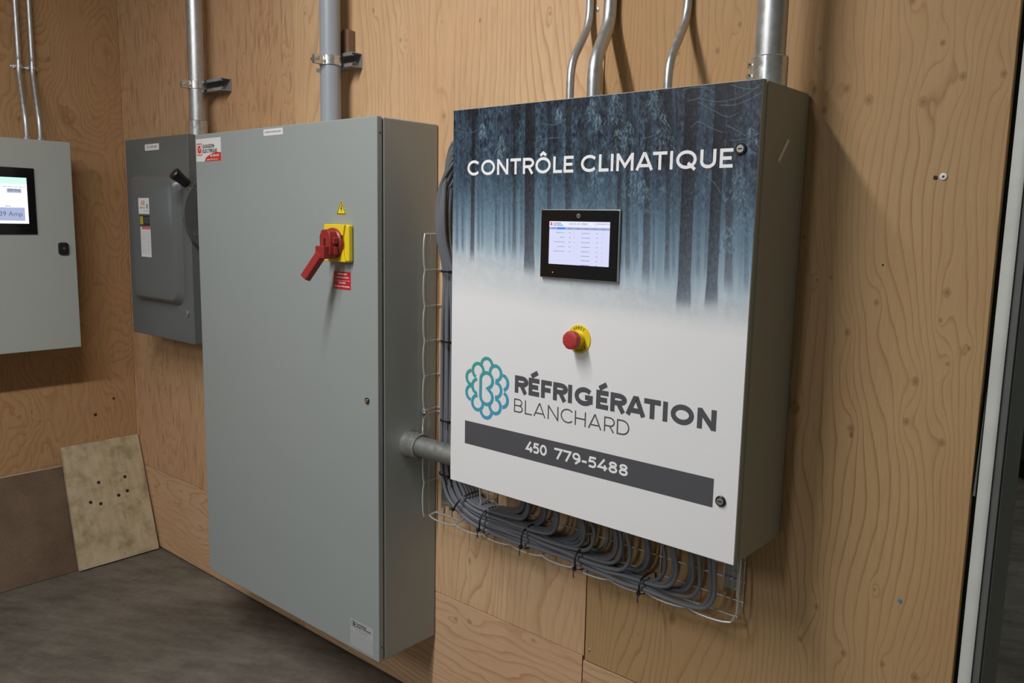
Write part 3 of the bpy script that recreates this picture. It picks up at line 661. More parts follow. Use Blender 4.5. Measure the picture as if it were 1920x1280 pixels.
    lin = np.where(img <= .04045, img/12.92, ((img+.055)/1.055)**2.4)
    lin = lin*1.03
    me = bpy.data.meshes.new('forest_graphic'); org = B['org']
    co = np.stack([XX.ravel()-org[0], np.full(W*H, yv)-org[1], ZZ.ravel()-org[2]], -1)
    idx = np.arange(W*H).reshape(H, W); q = np.stack([idx[:-1, :-1], idx[1:, :-1], idx[1:, 1:], idx[:-1, 1:]], -1).reshape(-1, 4)
    me.vertices.add(W*H); me.vertices.foreach_set('co', co.astype(np.float32).ravel())
    me.loops.add(q.size); me.loops.foreach_set('vertex_index', q.astype(np.int32).ravel())
    me.polygons.add(len(q)); me.polygons.foreach_set('loop_start', (np.arange(len(q))*4).astype(np.int32))
    me.update(calc_edges=True)
    ca = me.color_attributes.new('print', 'FLOAT_COLOR', 'POINT')
    ca.data.foreach_set('color', np.concatenate([lin.reshape(-1, 3), np.ones((W*H, 1))], 1).astype(np.float32).ravel())
    m, nt, b = new_mat('forest_print'); at = nt.nodes.new('ShaderNodeAttribute'); at.attribute_name = 'print'
    nt.links.new(at.outputs['Color'], b.inputs['Base Color']); b.inputs['Roughness'].default_value = .38
    me.materials.append(m); o = bpy.data.objects.new('forest_graphic', me); COL.objects.link(o); o.parent = B; o['org'] = tuple(org)
    o['label'] = 'printed misty forest in snow'
    return o
build_forest()
make('graphic_backing', plate(YP(-.2126), YP(-.21295), 2.1885, FZ, 2.9485, 1.7065), M['white_vinyl'], B, smooth=False)
q0 = YP(-.2134); q1 = YP(-.2137)
mb = MB(); stroke_text(mb, 'CONTRÔLE', 2.2350, 2.5425, 1.5560, 1.5905, .18, q0, track=.12); make('title_lettering', mb, M['white_print'], B, smooth=False); mb = MB(); stroke_text(mb, 'CLIMATIQUE', 2.5610, 2.9010, 1.5560, 1.5905, .18, q0, track=.12)
make('title_lettering', mb, M['white_print'], B, smooth=False)
mb = MB(); stroke_text(mb, 'RÉFRIGÉRATION', 2.3920, 2.8990, 1.0650, 1.1055, .265, q0, track=.06); make('company_lettering', mb, M['charcoal'], B, smooth=False)
mb = MB(); stroke_text(mb, 'BLANCHARD', 2.3925, 2.7055, 1.0195, 1.0515, .095, q0, track=.15); make('company_lettering', mb, M['charcoal'], B, smooth=False)
mb = MB(); quad(mb, q0, 2.2372, .9155, 2.8990, .9725); make('dark_band', mb, M['charcoal'], B, smooth=False)
mb = MB(); stroke_text(mb, '450', 2.4310, 2.4925, .9335, .9585, .20, q1, track=.06); make('phone_lettering', mb, M['white_print'], B, smooth=False)
mb = MB(); stroke_text(mb, '779-5488', 2.5130, 2.7070, .9335, .9585, .20, q1, track=.06); make('phone_lettering', mb, M['white_print'], B, smooth=False)
# flower-shaped emblem
mb = MB(); lx = 2.3073; lz = 1.0616
def Zm(zx, zy): return (2.2372+(zx-118)/5.336/1000, .9870+(1155-zy+((zx-487)*.183))/7.18/1000)
EC = [0]
def el(cx, cy, a0, a1, rx=93, t=.0082, ry=125):
    EC[0] += 1; q9 = YP(-.2134-.00003*EC[0]); c = Zm(cx, cy); strip(mb, [(c[0]+rx/5336*math.cos(math.radians(a)), c[1]+ry/7180*math.sin(math.radians(a))) for a in np.linspace(a0, a1, 22)], t, q9)
el(487, 231, -8, 196); el(338, 315, -28, 245); el(635, 362, 195, -88); el(335, 590, 98, 262); el(640, 645, 95, -95)
el(335, 872, 92, 360+12); el(635, 925, 88, -192); el(487, 1006, 172, 368)
el(232, 435, 98, 262); el(232, 700, 100, 258); el(748, 520, 86, -72); el(748, 810, 70, -84)
tp = Zm(487, 480); bt = Zm(487, 765); rx, ry = 102/5336, 130/7180
pl = [(tp[0]+rx*math.cos(math.radians(a)), tp[1]+ry*math.sin(math.radians(a))) for a in np.linspace(-62, 180, 26)]+[(bt[0]+rx*math.cos(math.radians(a)), bt[1]+ry*math.sin(math.radians(a))) for a in np.linspace(180, 422, 26)]
cp = Zm(508, 622); pl = [cp]+pl+[cp]; strip(mb, pl, .0082, YP(-.2139))
make('flower_emblem', mb, M['logo'], B, smooth=False)
for z in (1.5885, .9325):
    l = make('quarter_turn_lock', MB().lathe((2.9158, -.2132, z), (0,-1,0), [(0,.0105),(.003,.0105),(.004,.0092)], 28), M['black_plastic'], B)
    make('lock_insert', MB().lathe((2.9158, -.2173, z), (0,-1,0), [(0,.0072),(.0012,.0068)], 24), M['silver'], l)
    make('lock_bit', MB().box(2.9118, -.2188, z-.0012, 2.9198, -.2186, z+.0012), M['ink'], l)
# small sticker on the side
SX = lambda x: (lambda a, b: (x, a, b))
make('side_sticker', MB().prism([(-.0936,1.6159),(-.0855,1.6118),(-.1272,1.5678),(-.1329,1.5732)], SX(2.9503), SX(2.9508)), plain('pale_pink_sticker', (.85,.76,.68), .5), B, smooth=False)
# touch screen
hm = thing('operator_screen', (2.566, -.213, 1.407), None, None); hm.parent = B; hm.location = Vector((2.566,-.213,1.407))-Vector(B['org']); hm['org'] = (2.566,-.213,1.407)
rounded('silver_rim', 2.4655, -.2190, 1.3335, 2.6670, -.2133, 1.4800, M['silver'], hm, .002)
rounded('black_bezel', 2.4670, -.2225, 1.3350, 2.6640, -.2191, 1.4780, M['black_glass'], hm, .0012)
ys = -.2228
scr = make('screen', plate(YP(-.2226), YP(ys), 2.4905, 1.3640, 2.6460, 1.4545), emit('lit_screen', (.66,.69,.92), .88), hm, smooth=False)
s1 = YP(-.2230); s2 = YP(-.2232); EM = {k: emit('screen_'+k, c, s) for k, c, s in (('blue',(.05,.25,.9),.9),('band',(.36,.43,.72),.8),('ink',(.25,.27,.42),.5),('white',(.78,.80,.96),.9),('red',(.75,.03,.08),.7),('teal',(.4,.62,.75),.7))}
def q_(c, x0, z0, x1, z1, nm='screen_area', pl=s1): make(nm, quad(MB(), pl, x0, z0, x1, z1), EM[c], hm, smooth=False)
q_('white', 2.4905, 1.4425, 2.6460, 1.4545, 'header'); q_('band', 2.4905, 1.4375, 2.6460, 1.4424, 'tab_bar'); q_('blue', 2.5115, 1.4377, 2.5325, 1.4422, 'active_tab', s2)
mb = MB(); stroke_text(mb, 'G', 2.4935, 2.4985, 1.4455, 1.4525, .3, s2); make('screen_logo', mb, EM['red'], hm, smooth=False)
mb = MB(); stroke_text(mb, 'GOUGEON', 2.5020, 2.5220, 1.4490, 1.4520, .22, s2, track=.12); stroke_text(mb, 'ELECTRIQUE', 2.5020, 2.5265, 1.4450, 1.4480, .25, s2, track=.12)
make('screen_text', mb, EM['ink'], hm, smooth=False)
text_mesh('screen_clock', '2022-01-24 13:08:42', s2, 2.5430, 1.4465, .0058, EM['ink'], hm)
text_mesh('screen_text', 'RÉFRIGÉRATION', s2, 2.6150, 1.4478, .0042, EM['ink'], hm)
mb = MB(); strip(mb, _arc(2.6110, 1.4490, .0026, .0026, 0, 360, 14), .0008, s2); make('screen_emblem', mb, EM['teal'], hm, smooth=False)
mb = MB(); rnd = random.Random(2)
for k in range(7): quad(mb, s2, 2.4980+k*.0215, 1.4393, 2.5060+k*.0215, 1.4402) if k != 1 else None
for k in range(5):
    z = 1.4305-.0098*k; w = (.022, .012, .028, .018, .029)[k]; dashes(mb, s1, 2.5320-w, 2.5320, z, .0010, rnd, word=.004)
    quad(mb, s1, 2.5435, z, 2.5475, z+.0010); quad(mb, s1, 2.5570, z, 2.5582, z+.0010)
for k in range(8):
    z = 1.4300-.0098*k*.96; dashes(mb, s1, 2.5760, 2.5980, z, .0010, rnd, word=.004); quad(mb, s1, 2.6135, z, 2.6172, z+.0010); quad(mb, s1, 2.6280, z, 2.6292, z+.0010)
make('screen_rows', mb, EM['ink'], hm, smooth=False)
bd = make('round_badge', MB().lathe((2.5665, -.2226, 1.4665), (0,-1,0), [(0,.0048),(.0004,.0048)], 24), M['silver'], hm)
text_mesh('badge_letters', 'AB', YP(-.2231), 2.5665, 1.4634, .0052, M['ink'], hm, .0002, 'CENTER')
make('status_light', MB().lathe((2.5020, -.2226, 1.3462), (0,-1,0), [(0,.0013),(.0003,.0012)], 10), emit('amber_led', (.7,.6,.05), .8), hm)
# emergency stop
es = thing('emergency_stop', (2.5710, -.213, 1.2075), None, None); es.parent = B; es.location = Vector((2.5710,-.213,1.2075))-Vector(B['org']); es['org'] = (2.5710,-.213,1.2075)
make('yellow_collar_plate', MB().lathe((2.5710, -.2132, 1.2075), (0,-1,0), [(0,.0305),(.0012,.0305),(.0018,.0300)], 48), M['yellow'], es)
make('collar', MB().lathe((2.5710, -.2151, 1.2075), (0,-1,0), [(0,.0170),(.0008,.0176),(.0020,.0160),(.018,.0150)], 36), M['yellow'], es)
pr = [(0,.0160),(.001,.0190),(.004,.0200),(.011,.0200),(.0145,.0188),(.016,.0160),(.0164,.0100),(.0166,.001)]
ng = 40; vs = []; c0 = Vector((2.5710, -.2320, 1.2075))
for d_, r in pr:
    for k in range(ng):
        q = 2*math.pi*k/ng; r_ = r*(1-.05*(k % 5 == 0)) if .001 < d_ < .0150 else r; vs.append((c0.x+r_*math.cos(q), c0.y-d_, c0.z+r_*math.sin(q)))
fs = [(i*ng+k, i*ng+(k+1)%ng, (i+1)*ng+(k+1)%ng, (i+1)*ng+k) for i in range(len(pr)-1) for k in range(ng)]+[tuple(range(ng)), tuple((len(pr)-1)*ng+k for k in range(ng-1,-1,-1))]
make('mushroom_button', MB().add(vs, fs), M['red_btn'], es)
mb = MB(); ye = YP(-.2152)
def ring_text(s, r, a_mid, step, flip=False):
    for i, ch in enumerate(s):
        a = a_mid+(i-(len(s)-1)/2)*step*(1 if flip else -1); x = 2.5710+r*math.cos(math.radians(a)); z = 1.2075+r*math.sin(math.radians(a))
        rot = math.radians(a-90 if not flip else a+90); w, st = glyph(ch, .17); hgt = .0058; c, s_ = math.cos(rot), math.sin(rot)
        for pl in st:
            strip(mb, [(p-w/2, q-.5) for p, q in pl], .17, lambda p, q: ye(x+(p*c-q*s_)*hgt, z+(p*s_+q*c)*hgt))
ring_text('ARRÊT', .0240, 90, 15); make('button_lettering', mb, M['ink'], es, smooth=False); mb = MB(); ring_text('URGENCE', .0240, 270, 15, True)
make('button_lettering', mb, M['ink'], es, smooth=False)

# ------------------------------------------------------------------ disconnect switch (dark grey) beside the corner
D = thing('disconnect_switch', (.56, -.07, .99), 'dark grey safety switch box with embossed door and black side lever, near the corner', 'switch box')
rounded('body', .330, -.108, 1.000, .803, -.0012, 1.730, M['switch_dark'], D, .003)
rounded('cover', .323, -.140, .990, .805, -.1082, 1.736, M['switch_grey'], D, .003)
def dome(x0, z0, x1, z1, y0, y1, r0, r1, sl, k=7):
    rings = []
    for (ins, y, r) in ((0, y0, r0), (sl*.25, y0+(y1-y0)*.35, r0), (sl*.55, y0+(y1-y0)*.80, r0*.95), (sl*.8, y0+(y1-y0)*.96, r1*1.05), (sl, y1, r1), (sl+.03, y1, r1*.6)):
        a0, b0, a1, b1 = x0+ins, z0+ins, x1-ins, z1-ins; ring = []
        for (cx_, cz_, s0) in ((a1-r, b0+r, -90), (a1-r, b1-r, 0), (a0+r, b1-r, 90), (a0+r, b0+r, 180)):
            for i in range(k+1): a = math.radians(s0+90*i/k); ring.append((cx_+r*math.cos(a), y, cz_+r*math.sin(a)))
        rings.append(ring)
    m = len(rings[0]); vs = [v for r in rings for v in r]; fs = [(i*m+j, i*m+(j+1)%m, (i+1)*m+(j+1)%m, (i+1)*m+j) for i in range(len(rings)-1) for j in range(m)]
    fs.append(tuple((len(rings)-1)*m+j for j in range(m))); return MB().add(vs, fs)
make('raised_panel', dome(.370, 1.125, .745, 1.605, -.1399, -.165, .045, .032, .024), M['switch_grey'], D)
DXL = -.0122; sh = lambda y: (lambda a, b: (a+DXL, y, b)); e0 = sh(-.1652); e1 = sh(-.1655); e2 = sh(-.1657)
lb = make('name_label', plate(YP(-.1403), YP(-.1406), .487, 1.6900, .597, 1.7130), M['white'], D, smooth=False); text_mesh('print', 'SECT. 600V 200A', YP(-.1408), .542, 1.6970, .0105, M['ink'], lb, 0, 'CENTER')
lb = make('maker_label', plate(e0, e1, .4800, 1.4560, .5650, 1.5150), M['white'], D, smooth=False)
text_mesh('mark', 'AR', e2, .5000, 1.4830, .0260, M['orange'], lb, .0006); mb = MB(); dashes(mb, e2, .492, .530, 1.4770, .004, rnd, word=.02); dashes(mb, e2, .520, .560, 1.4660, .0018, rnd); quad(mb, e2, .543, 1.476, .555, 1.492); make('print', mb, M['greyink'], lb, smooth=False)
lb = make('rating_label', plate(e0, e1, .4850, 1.4130, .5630, 1.4510), M['ink'], D, smooth=False)
make('print', quad(MB(), e2, .4880, 1.4170, .5130, 1.4470), plain('olive_yellow_print', (.40,.36,.02), .5), lb, smooth=False); mb = MB(); [dashes(mb, e2, .520, .558, 1.441-.006*k, .0014, rnd) for k in range(4)]; make('print', mb, M['greyink'], lb, smooth=False)
lb = make('danger_label', plate(e0, e1, .4880, 1.2960, .5680, 1.4080), M['white'], D, smooth=False)
make('print', quad(MB(), e2, .4990, 1.3985, .5680, 1.4080), M['pink'], lb, smooth=False); mb = MB()
for k in range(14): dashes(mb, e2, .4920, .5250, 1.3900-.0062*k, .0012, rnd); dashes(mb, e2, .5300, .5640, 1.3900-.0062*k, .0012, rnd)
make('print', mb, M['greyink'], lb, smooth=False)
lt = make('latch_screw', MB().lathe((.7640, -.1402, 1.104), (0,-1,0), [(0,.009),(.003,.008),(.0035,.004)], 18), M['chrome'], D)
make('latch_ring', MB().tube([(.764+.010*math.cos(a), -.1425, 1.100+.012*math.sin(a)) for a in np.linspace(0, 2*math.pi, 17)], .0012, 6), M['chrome'], D)
hd = thing('operating_lever', (.83, -.02, 1.46), None, None); hd.parent = D; hd.location = Vector((.83,-.02,1.46))-Vector(D['org']); hd['org'] = (.83,-.02,1.46)
make('lever_plate', MB().lathe((.8140, -.02, 1.46), (1,0,0), [(0,.155),(.016,.155)], 56), M['switch_dark'], hd, bevel=.002)
make('lever_hole', MB().lathe((.8302, -.133, 1.390), (1,0,0), [(0,.0095),(.0012,.0095),(.0014,.0050)], 18), M['silver'], hd)
make('lever_neck', MB().tube([(.824,-.142,1.545),(.824,-.158,1.566)], .008, 12), M['silver'], hd)
ga, gb = Vector((.824,-.154,1.560)), Vector((.820,-.203,1.598))
make('lever_grip', MB().tube([ga.lerp(gb, t) for t in (0, .12, .35, .7, .94, 1)], .01, 18, rs=[.014,.0175,.0165,.0195,.0220,.0195]), M['black_plastic'], hd)

# ------------------------------------------------------------------ cabinet on the left wall with the amp display
Cc = thing('metering_cabinet', (.09, -.6, .927), 'pale grey cabinet on the left wall with a large lit ampere display', 'electrical cabinet')
rounded('body', .0012, -.95, .927, .160, -.289, 1.722, M['grey_c'], Cc, .003)
rounded('door', .1610, -.95, .927, .180, -.285, 1.723, M['grey_c'], Cc, .003)
rounded('display_bezel', .1802, -.760, 1.372, .1860, -.4215, 1.6165, M['black_glass'], Cc, .003)
F = lambda x: (lambda a, b: (x, a, b))
LE = {k: emit('display_'+k, c, s) for k, c, s in (('white',(.86,.93,1.0),1.1),('green',(.62,.93,.84),1.0),('grey',(.50,.53,.72),.75),('ink',(.25,.27,.38),.4),('btn',(.42,.48,.72),.9))}
make('display', plate(F(.1862), F(.1864), -.735, 1.4115, -.4500, 1.5800), LE['white'], Cc, smooth=False)
make('display_header', quad(MB(), F(.1866), -.735, 1.5560, -.4500, 1.5800), LE['green'], Cc, smooth=False)
make('display_button', quad(MB(), F(.1866), -.640, 1.4220, -.4620, 1.4700), LE['btn'], Cc, smooth=False)
make('display_field', quad(MB(), F(.1866), -.518, 1.5240, -.4700, 1.5390), LE['grey'], Cc, smooth=False)
FT = F(.1868); mb = MB()
text_mesh('display_reading', '239 Amp', FT, -.4700, 1.4340, .0245, LE['ink'], Cc, align='RIGHT'); text_mesh('display_value', '600 Amp', FT, -.5150, 1.5270, .0120, LE['ink'], Cc)
dashes(mb, FT, -.532, -.456, 1.5450, .0014, rnd, word=.010); make('display_caption', mb, LE['ink'], Cc, smooth=False); mb = MB(); dashes(mb, FT, -.526, -.506, 1.4740, .0022, rnd, word=.008)
make('display_caption', mb, LE['ink'], Cc, smooth=False)
kn = make('door_lock', MB().prism([(-.332+sx*.010+.009*math.cos(a), 1.317+sz*.014+.010*math.sin(a)) for sx,sz,a0 in ((1,1,0),(-1,1,90),(-1,-1,180),(1,-1,270)) for a in [math.radians(a0+90*k/6) for k in range(7)]], lambda a,b: (.1802,a,b), lambda a,b: (.1880,-.332+(a+.332)*.9,1.317+(b-1.317)*.92)), M['black_plastic'], Cc)
make('lock_slot', MB().lathe((.1872, -.332, 1.3180), (1,0,0), [(0,.006),(.001,.005)], 16), M['switch_dark'], kn)

# ------------------------------------------------------------------ leaning boards
def lean(x_bot, x_top, z_top, y0, y1, th):
    d = Vector((x_top-x_bot, 0, z_top)); L = d.length; d.normalize(); nrm = Vector((d.z, 0, -d.x))
    def P(s, y, t): # s along the slope, t thickness behind
        q = Vector((x_bot, 0, 0))+d*s-nrm*t; return (q.x, y, q.z)
    return P, L
P, L = lean(.190, .0195, .4835, -.343, -.012, .018)
zfix = .018*abs(math.sin(math.atan2(.1705, .4835)))
mb = MB().add([P(0,-.343,0),P(0,-.012,0),P(L,-.004,0),P(L,-.325,0),P(0,-.343,.018),P(0,-.012,.018),P(L,-.004,.018),P(L,-.325,.018)], [(0,1,2,3),(4,7,6,5),(0,4,5,1),(1,5,6,2),(2,6,7,3),(3,7,4,0)])
mb.v = [(x+0.0, y, z+zfix) for x, y, z in mb.v]
lb_ = make('plywood_offcut', mb, M['old_board'], None, bevel=.001, seg=1, smooth=False, label='pale stained plywood offcut with drilled holes leaning in the corner', cat='board')
import itertools
def on_board(px_, py_): # bilinear: from picture measurements, fractions across and up the board
    return P(L*py_, -.343+.331*px_+.010*py_, -.0008)
for (fx, fy) in ((.40,.66),(.26,.515),(.38,.485),(.62,.52),(.74,.54),(.74,.66)):
    x, y, z = on_board(fx*.98, fy); d_ = Vector((.943, 0, .333))
    make('drilled_hole', MB().lathe((x-.0006, y, z+zfix), (.943,0,.333), [(0,.0070),(.0006,.0068)], 14), M['seal'], lb_)
P, L = lean(.166, .0075, .408, -1.30, -.330, .006); zf = .0022
mb = MB().add([P(0,-1.3,0),P(0,-.318,0),P(L,-.318,0),P(L,-1.3,0),P(0,-1.3,.006),P(0,-.318,.006),P(L,-.318,.006),P(L,-1.3,.006)], [(0,1,2,3),(4,7,6,5),(0,4,5,1),(1,5,6,2),(2,6,7,3),(3,7,4,0)])
mb.v = [(x, y, z+zf) for x, y, z in mb.v]
hb = make('hardboard_panel', mb, M['hardboard'], None, smooth=False, label='dark brown hardboard panel leaning against the left wall', cat='board')
mb = MB().add([P(L-.004,-1.3,-.0002),P(L-.004,-.318,-.0002),P(L+.0003,-.318,-.0002),P(L+.0003,-1.3,-.0002)], [(0,1,2,3)]); mb.v = [(x, y, z+zf) for x, y, z in mb.v]
make('pale_edge', mb, plain('worn_edge', (.42,.32,.24), .6), hb, smooth=False)

# ------------------------------------------------------------------ conduits
def smooth_path(pts, sub=8):
    P = [Vector(p) for p in pts]; out = []
    for i in range(len(P)-1):
        p0 = P[i-1] if i > 0 else P[i]*2-P[i+1]; p1 = P[i]; p2 = P[i+1]; p3 = P[i+2] if i+2 < len(P) else P[i+1]*2-P[i]
        for k in range(sub):
            t = k/sub; out.append(.5*((2*p1)+(-p0+p2)*t+(2*p0-5*p1+4*p2-p3)*t*t+(-p0+3*p1-3*p2+p3)*t**3))
    out.append(P[-1]); return out
def conduit(name, pts, r, mat, label, cat='conduit', coupling=None, group=None):
    o = thing(name, tuple(pts[0]), label, cat, group)
    make('pipe', MB().tube(pts, r, 28), mat, o)
    if coupling:
        z0, z1, rc, scr = coupling; x, y = pts[0][0], pts[0][1]
        c = make('coupling', MB().lathe((x, y, z0), (0,0,1), [(0,rc),(z1-z0-.002,rc),(z1-z0,rc-.0015)], 32), M['zinc'], o)
        for s in scr:
            for dz in (.35, .72): make('set_screw', MB().lathe((x+rc*math.cos(s), y+rc*math.sin(s), z0+(z1-z0)*dz), (math.cos(s), math.sin(s), 0), [(-.002,.0055),(.0045,.0055),(.006,.004)], 12), M['chrome'], c)
    return o
TOPZ = 2.85
conduit('steel_conduit', [(.7515,-.0695,1.7365),(.7515,-.0695,2.1),(.7515,-.0695,TOPZ)], .0279, M['galv'], 'thick galvanised conduit rising from the dark grey switch box', coupling=(1.7365, 1.790, .0335, (math.radians(200),)))
conduit('plastic_conduit', [(1.532,-.0715,1.7145),(1.532,-.0715,2.1),(1.532,-.0715,TOPZ)], .0302, M['pvc'], 'blue-grey plastic conduit rising from the tall grey cabinet', coupling=None)
cp_ = make('pipe_adapter', MB().lathe((1.532,-.0715,1.7143), (0,0,1), [(0,.034),(.010,.034),(.012,.0305)], 32), M['pvc'], bpy.data.objects['plastic_conduit'])
conduit('steel_conduit', [(2.9125,-.110,1.7090),(2.9125,-.110,2.1),(2.9125,-.110,TOPZ)], .0279, M['galv'], 'thick galvanised conduit above the right end of the forest cabinet', coupling=(1.7090, 1.763, .0338, (math.radians(215),)))
def fillet(pts, R_, n=8):
    P = [Vector(p) for p in pts]; out = [P[0]]
    for i in range(1, len(P)-1):
        a = (P[i-1]-P[i]).normalized(); b = (P[i+1]-P[i]).normalized(); th = a.angle(b); d_ = R_/math.tan(th/2)
        s0 = P[i]+a*d_; s1 = P[i]+b*d_
        for k in range(n+1):
            t = k/n; out.append(s0*(1-t)**2+P[i]*2*t*(1-t)+s1*t*t)
    out.append(P[-1]); return out
def offset_pipe(x, yb, yt, zb, z1, z2, r, label, xt=None, mat='galv', grp=None):
    xt = xt if xt is not None else x
    pts = fillet([(x,yb,zb), (x,yb,z1), (xt,yt,z2), (xt,yt,TOPZ)], .10)
    return conduit('thin_conduit', pts, r, M[mat], label)
offset_pipe(2.4500, -.110, -.0105, 1.7090, 1.800, 1.905, .0090, 'thin bent conduit, leftmost of three above the forest cabinet', 2.4250)
offset_pipe(2.5140, -.110, -.0170, 1.7090, 1.795, 1.900, .0152, 'middle bent conduit above the forest cabinet, wider than its neighbours', 2.4860)
offset_pipe(2.6980, -.110, -.0105, 1.7090, 1.775, 1.885, .0090, 'thin bent conduit standing apart, nearest the thick right conduit', 2.6790)
offset_pipe(.09, -.406, -.406, 1.7235, 1.80, 2.0, .0095, 'bent thin conduit, left one of the pair above the metering cabinet')
offset_pipe(.09, -.358, -.358, 1.7235, 1.80, 2.0, .0095, 'bent thin conduit, right one of the pair above the metering cabinet')
# those two bend in X towards the wall instead: rebuild their pipes
tc_ = [o for o in bpy.data.objects if o.name.startswith('thin_conduit') and 'metering' in o.get('label', '')]
for o in tc_:
    y = o['org'][1]; yt = y+.0125
    ch = [c for c in o.children][0]; bpy.data.objects.remove(ch)
    pts = [(.09,y,1.7235),(.09,y,1.76),(.087,y,1.80),(.075,y+.001,1.84),(.035,y+.008,1.95),(.022,y+.010,1.99),(.0195,yt,2.03),(.0195,yt,2.1),(.0195,yt,TOPZ)]
    make('pipe', MB().tube(smooth_path(pts, 6), .0098, 20), M['galv'], o)
    make('connector', MB().lathe((.09, y, 1.7236), (0,0,1), [(0,.0135),(.014,.0135),(.016,.0105)], 18), M['zinc'], o)
for k, (y, lab) in enumerate(((-.3935, 'small two-hole strap on the left thin conduit of the left wall'), (-.3455, 'small two-hole strap on the right thin conduit of the left wall'))):
    st = thing('conduit_strap', (.0, y, 2.005), lab, 'strap')
    arc_ = [(.0195+.0115*math.cos(a), y+.0115*math.sin(a)) for a in np.linspace(-math.pi/2, math.pi/2, 13)]
    prof_ = [(.001, y-.026), (.001, y-.0125)]+arc_+[(.001, y+.0125), (.001, y+.026)]
    inner = [(.0025+0*a, b) for a, b in ()]
    mb = MB()
    for zz in (0,):
        n = len(prof_); out = [(a+.0013, b*1.0) for a, b in prof_]
        vs = [(a,b,2.000) for a,b in prof_]+[(a,b,2.012) for a,b in prof_]+[(a+.0014,b,2.000) for a,b in prof_]+[(a+.0014,b,2.012) for a,b in prof_]
        fs = []
        for i in range(n-1): fs += [(i,i+1,n+i+1,n+i),(2*n+i,3*n+i,3*n+i+1,2*n+i+1),(i,2*n+i,2*n+i+1,i+1),(n+i,n+i+1,3*n+i+1,3*n+i)]
        mb.add(vs, fs)
    make('band', mb, M['zinc'], st)
    for dy in (-.020, .020): make('screw', MB().lathe((.003, y+dy, 2.006), (1,0,0), [(0,.0042),(.0015,.0040),(.0025,.002)], 12), M['chrome'], st)
# strut channels and clamps
def strut(x0, x1, z0, z1, label):
    t = .0025; y0, y1 = -.041, -.0012
    o = thing('strut_channel', ((x0+x1)/2, -.0012, z0), label, 'strut channel')
    outer = [(z0+.010,y0+.008),(z0+.010,y0),(z0,y0),(z0,y1),(z1,y1),(z1,y0),(z1-.010,y0),(z1-.010,y0+.008)]
    inner = [(z0+.010-t,y0+.008),(z0+.010-t,y0+t),(z0+t,y0+t),(z0+t,y1-t),(z1-t,y1-t),(z1-t,y0+t),(z1-.010+t,y0+t),(z1-.010+t,y0+.008)]
    n = 8; vs = [(x,y,z) for x in (x0, x1) for pth in (outer, inner) for z,y in pth]; fs = []
    O = lambda e, k, i: e*2*n+k*n+i
    for i in range(n-1):
        fs += [(O(0,0,i),O(0,0,i+1),O(1,0,i+1),O(1,0,i)), (O(0,1,i),O(1,1,i),O(1,1,i+1),O(0,1,i+1)), (O(0,0,i),O(0,1,i),O(0,1,i+1),O(0,0,i+1)), (O(1,0,i),O(1,0,i+1),O(1,1,i+1),O(1,1,i))]
    for i in (0, n-1): fs.append((O(0,0,i),O(1,0,i),O(1,1,i),O(0,1,i)))
    mb = MB().add(vs, fs)
    make('channel', mb, M['strut_zinc'], o, smooth=False)
    make('bolt_head', MB().lathe(((x0+x1)/2+.055, -.0036, (z0+z1)/2), (0,-1,0), [(0,.007),(.005,.007),(.006,.005)], 6), M['chrome'], o)
    return o
strut(.640, .866, 1.8920, 1.9340, 'short strut channel screwed to the wall behind the steel conduit')
strut(1.42, 1.592, 1.8960, 1.9370, 'short strut channel screwed to the wall behind the plastic conduit')
def clamp(x, yc, r, z, h, label):
    o = thing('pipe_clamp', (x, yc, z), label, 'pipe clamp')
    for s in (1, -1):
        pts = [(x+s*.004, -.036)]+[(x+s*(r+.001)*math.sin(a), yc+(r+.001)*math.cos(a)) for a in np.linspace(.35, math.pi-.20, 14)]+[(x+s*.0045, yc-r-.006), (x+s*.0045, yc-r-.030)]
        pts[0] = (x+s*.0135, -.0425)
        n = len(pts); P2 = [Vector(p) for p in pts]; off = []
        for i in range(n):
            d_ = (P2[min(i+1, n-1)]-P2[max(i-1, 0)]).normalized(); nn = Vector((-d_.y, d_.x))*(-s); nn = nn if (P2[i]+nn-Vector((x, yc))).length > (P2[i]-nn-Vector((x, yc))).length or i > n-3 else -nn
            if i > n-3: nn = Vector((s, 0))
            off.append(P2[i]+nn*.0022)
        vs = [(p.x,p.y,z) for p in P2]+[(p.x,p.y,z+h) for p in P2]+[(p.x,p.y,z) for p in off]+[(p.x,p.y,z+h) for p in off]
        fs = [(0,n,3*n,2*n),(n-1,3*n-1,4*n-1,2*n-1)]
        for i in range(n-1): fs += [(i,i+1,n+i+1,n+i),(2*n+i,3*n+i,3*n+i+1,2*n+i+1),(i,2*n+i,2*n+i+1,i+1),(n+i,n+i+1,3*n+i+1,3*n+i)]
        make('clamp_half', MB().add(vs, fs), M['zinc'], o)
    make('bolt', MB().lathe((x-.020, yc-r-.019, z+h/2), (1,0,0), [(0,.006),(.005,.006),(.0051,.0035),(.036,.0035),(.0361,.006),(.041,.006)], 10), M['chrome'], o)
clamp(.7515, -.0695, .0279, 1.8990, .026, 'zinc pipe clamp around the thick steel conduit, left')
clamp(1.532, -.0715, .0302, 1.8980, .026, 'zinc pipe clamp around the plastic conduit')
make('wood_shim', MB().prism([(1.522,1.9385),(1.560,1.9385),(1.560,2.004),(1.540,2.012),(1.522,2.002)], YP(-.0012), YP(-.026)), plain('brown_wood', (.20,.115,.07), .7, grain=.2, gscale=80), None, bevel=.001, label='small brown wood block standing on the strut behind the plastic conduit', cat='wood block')
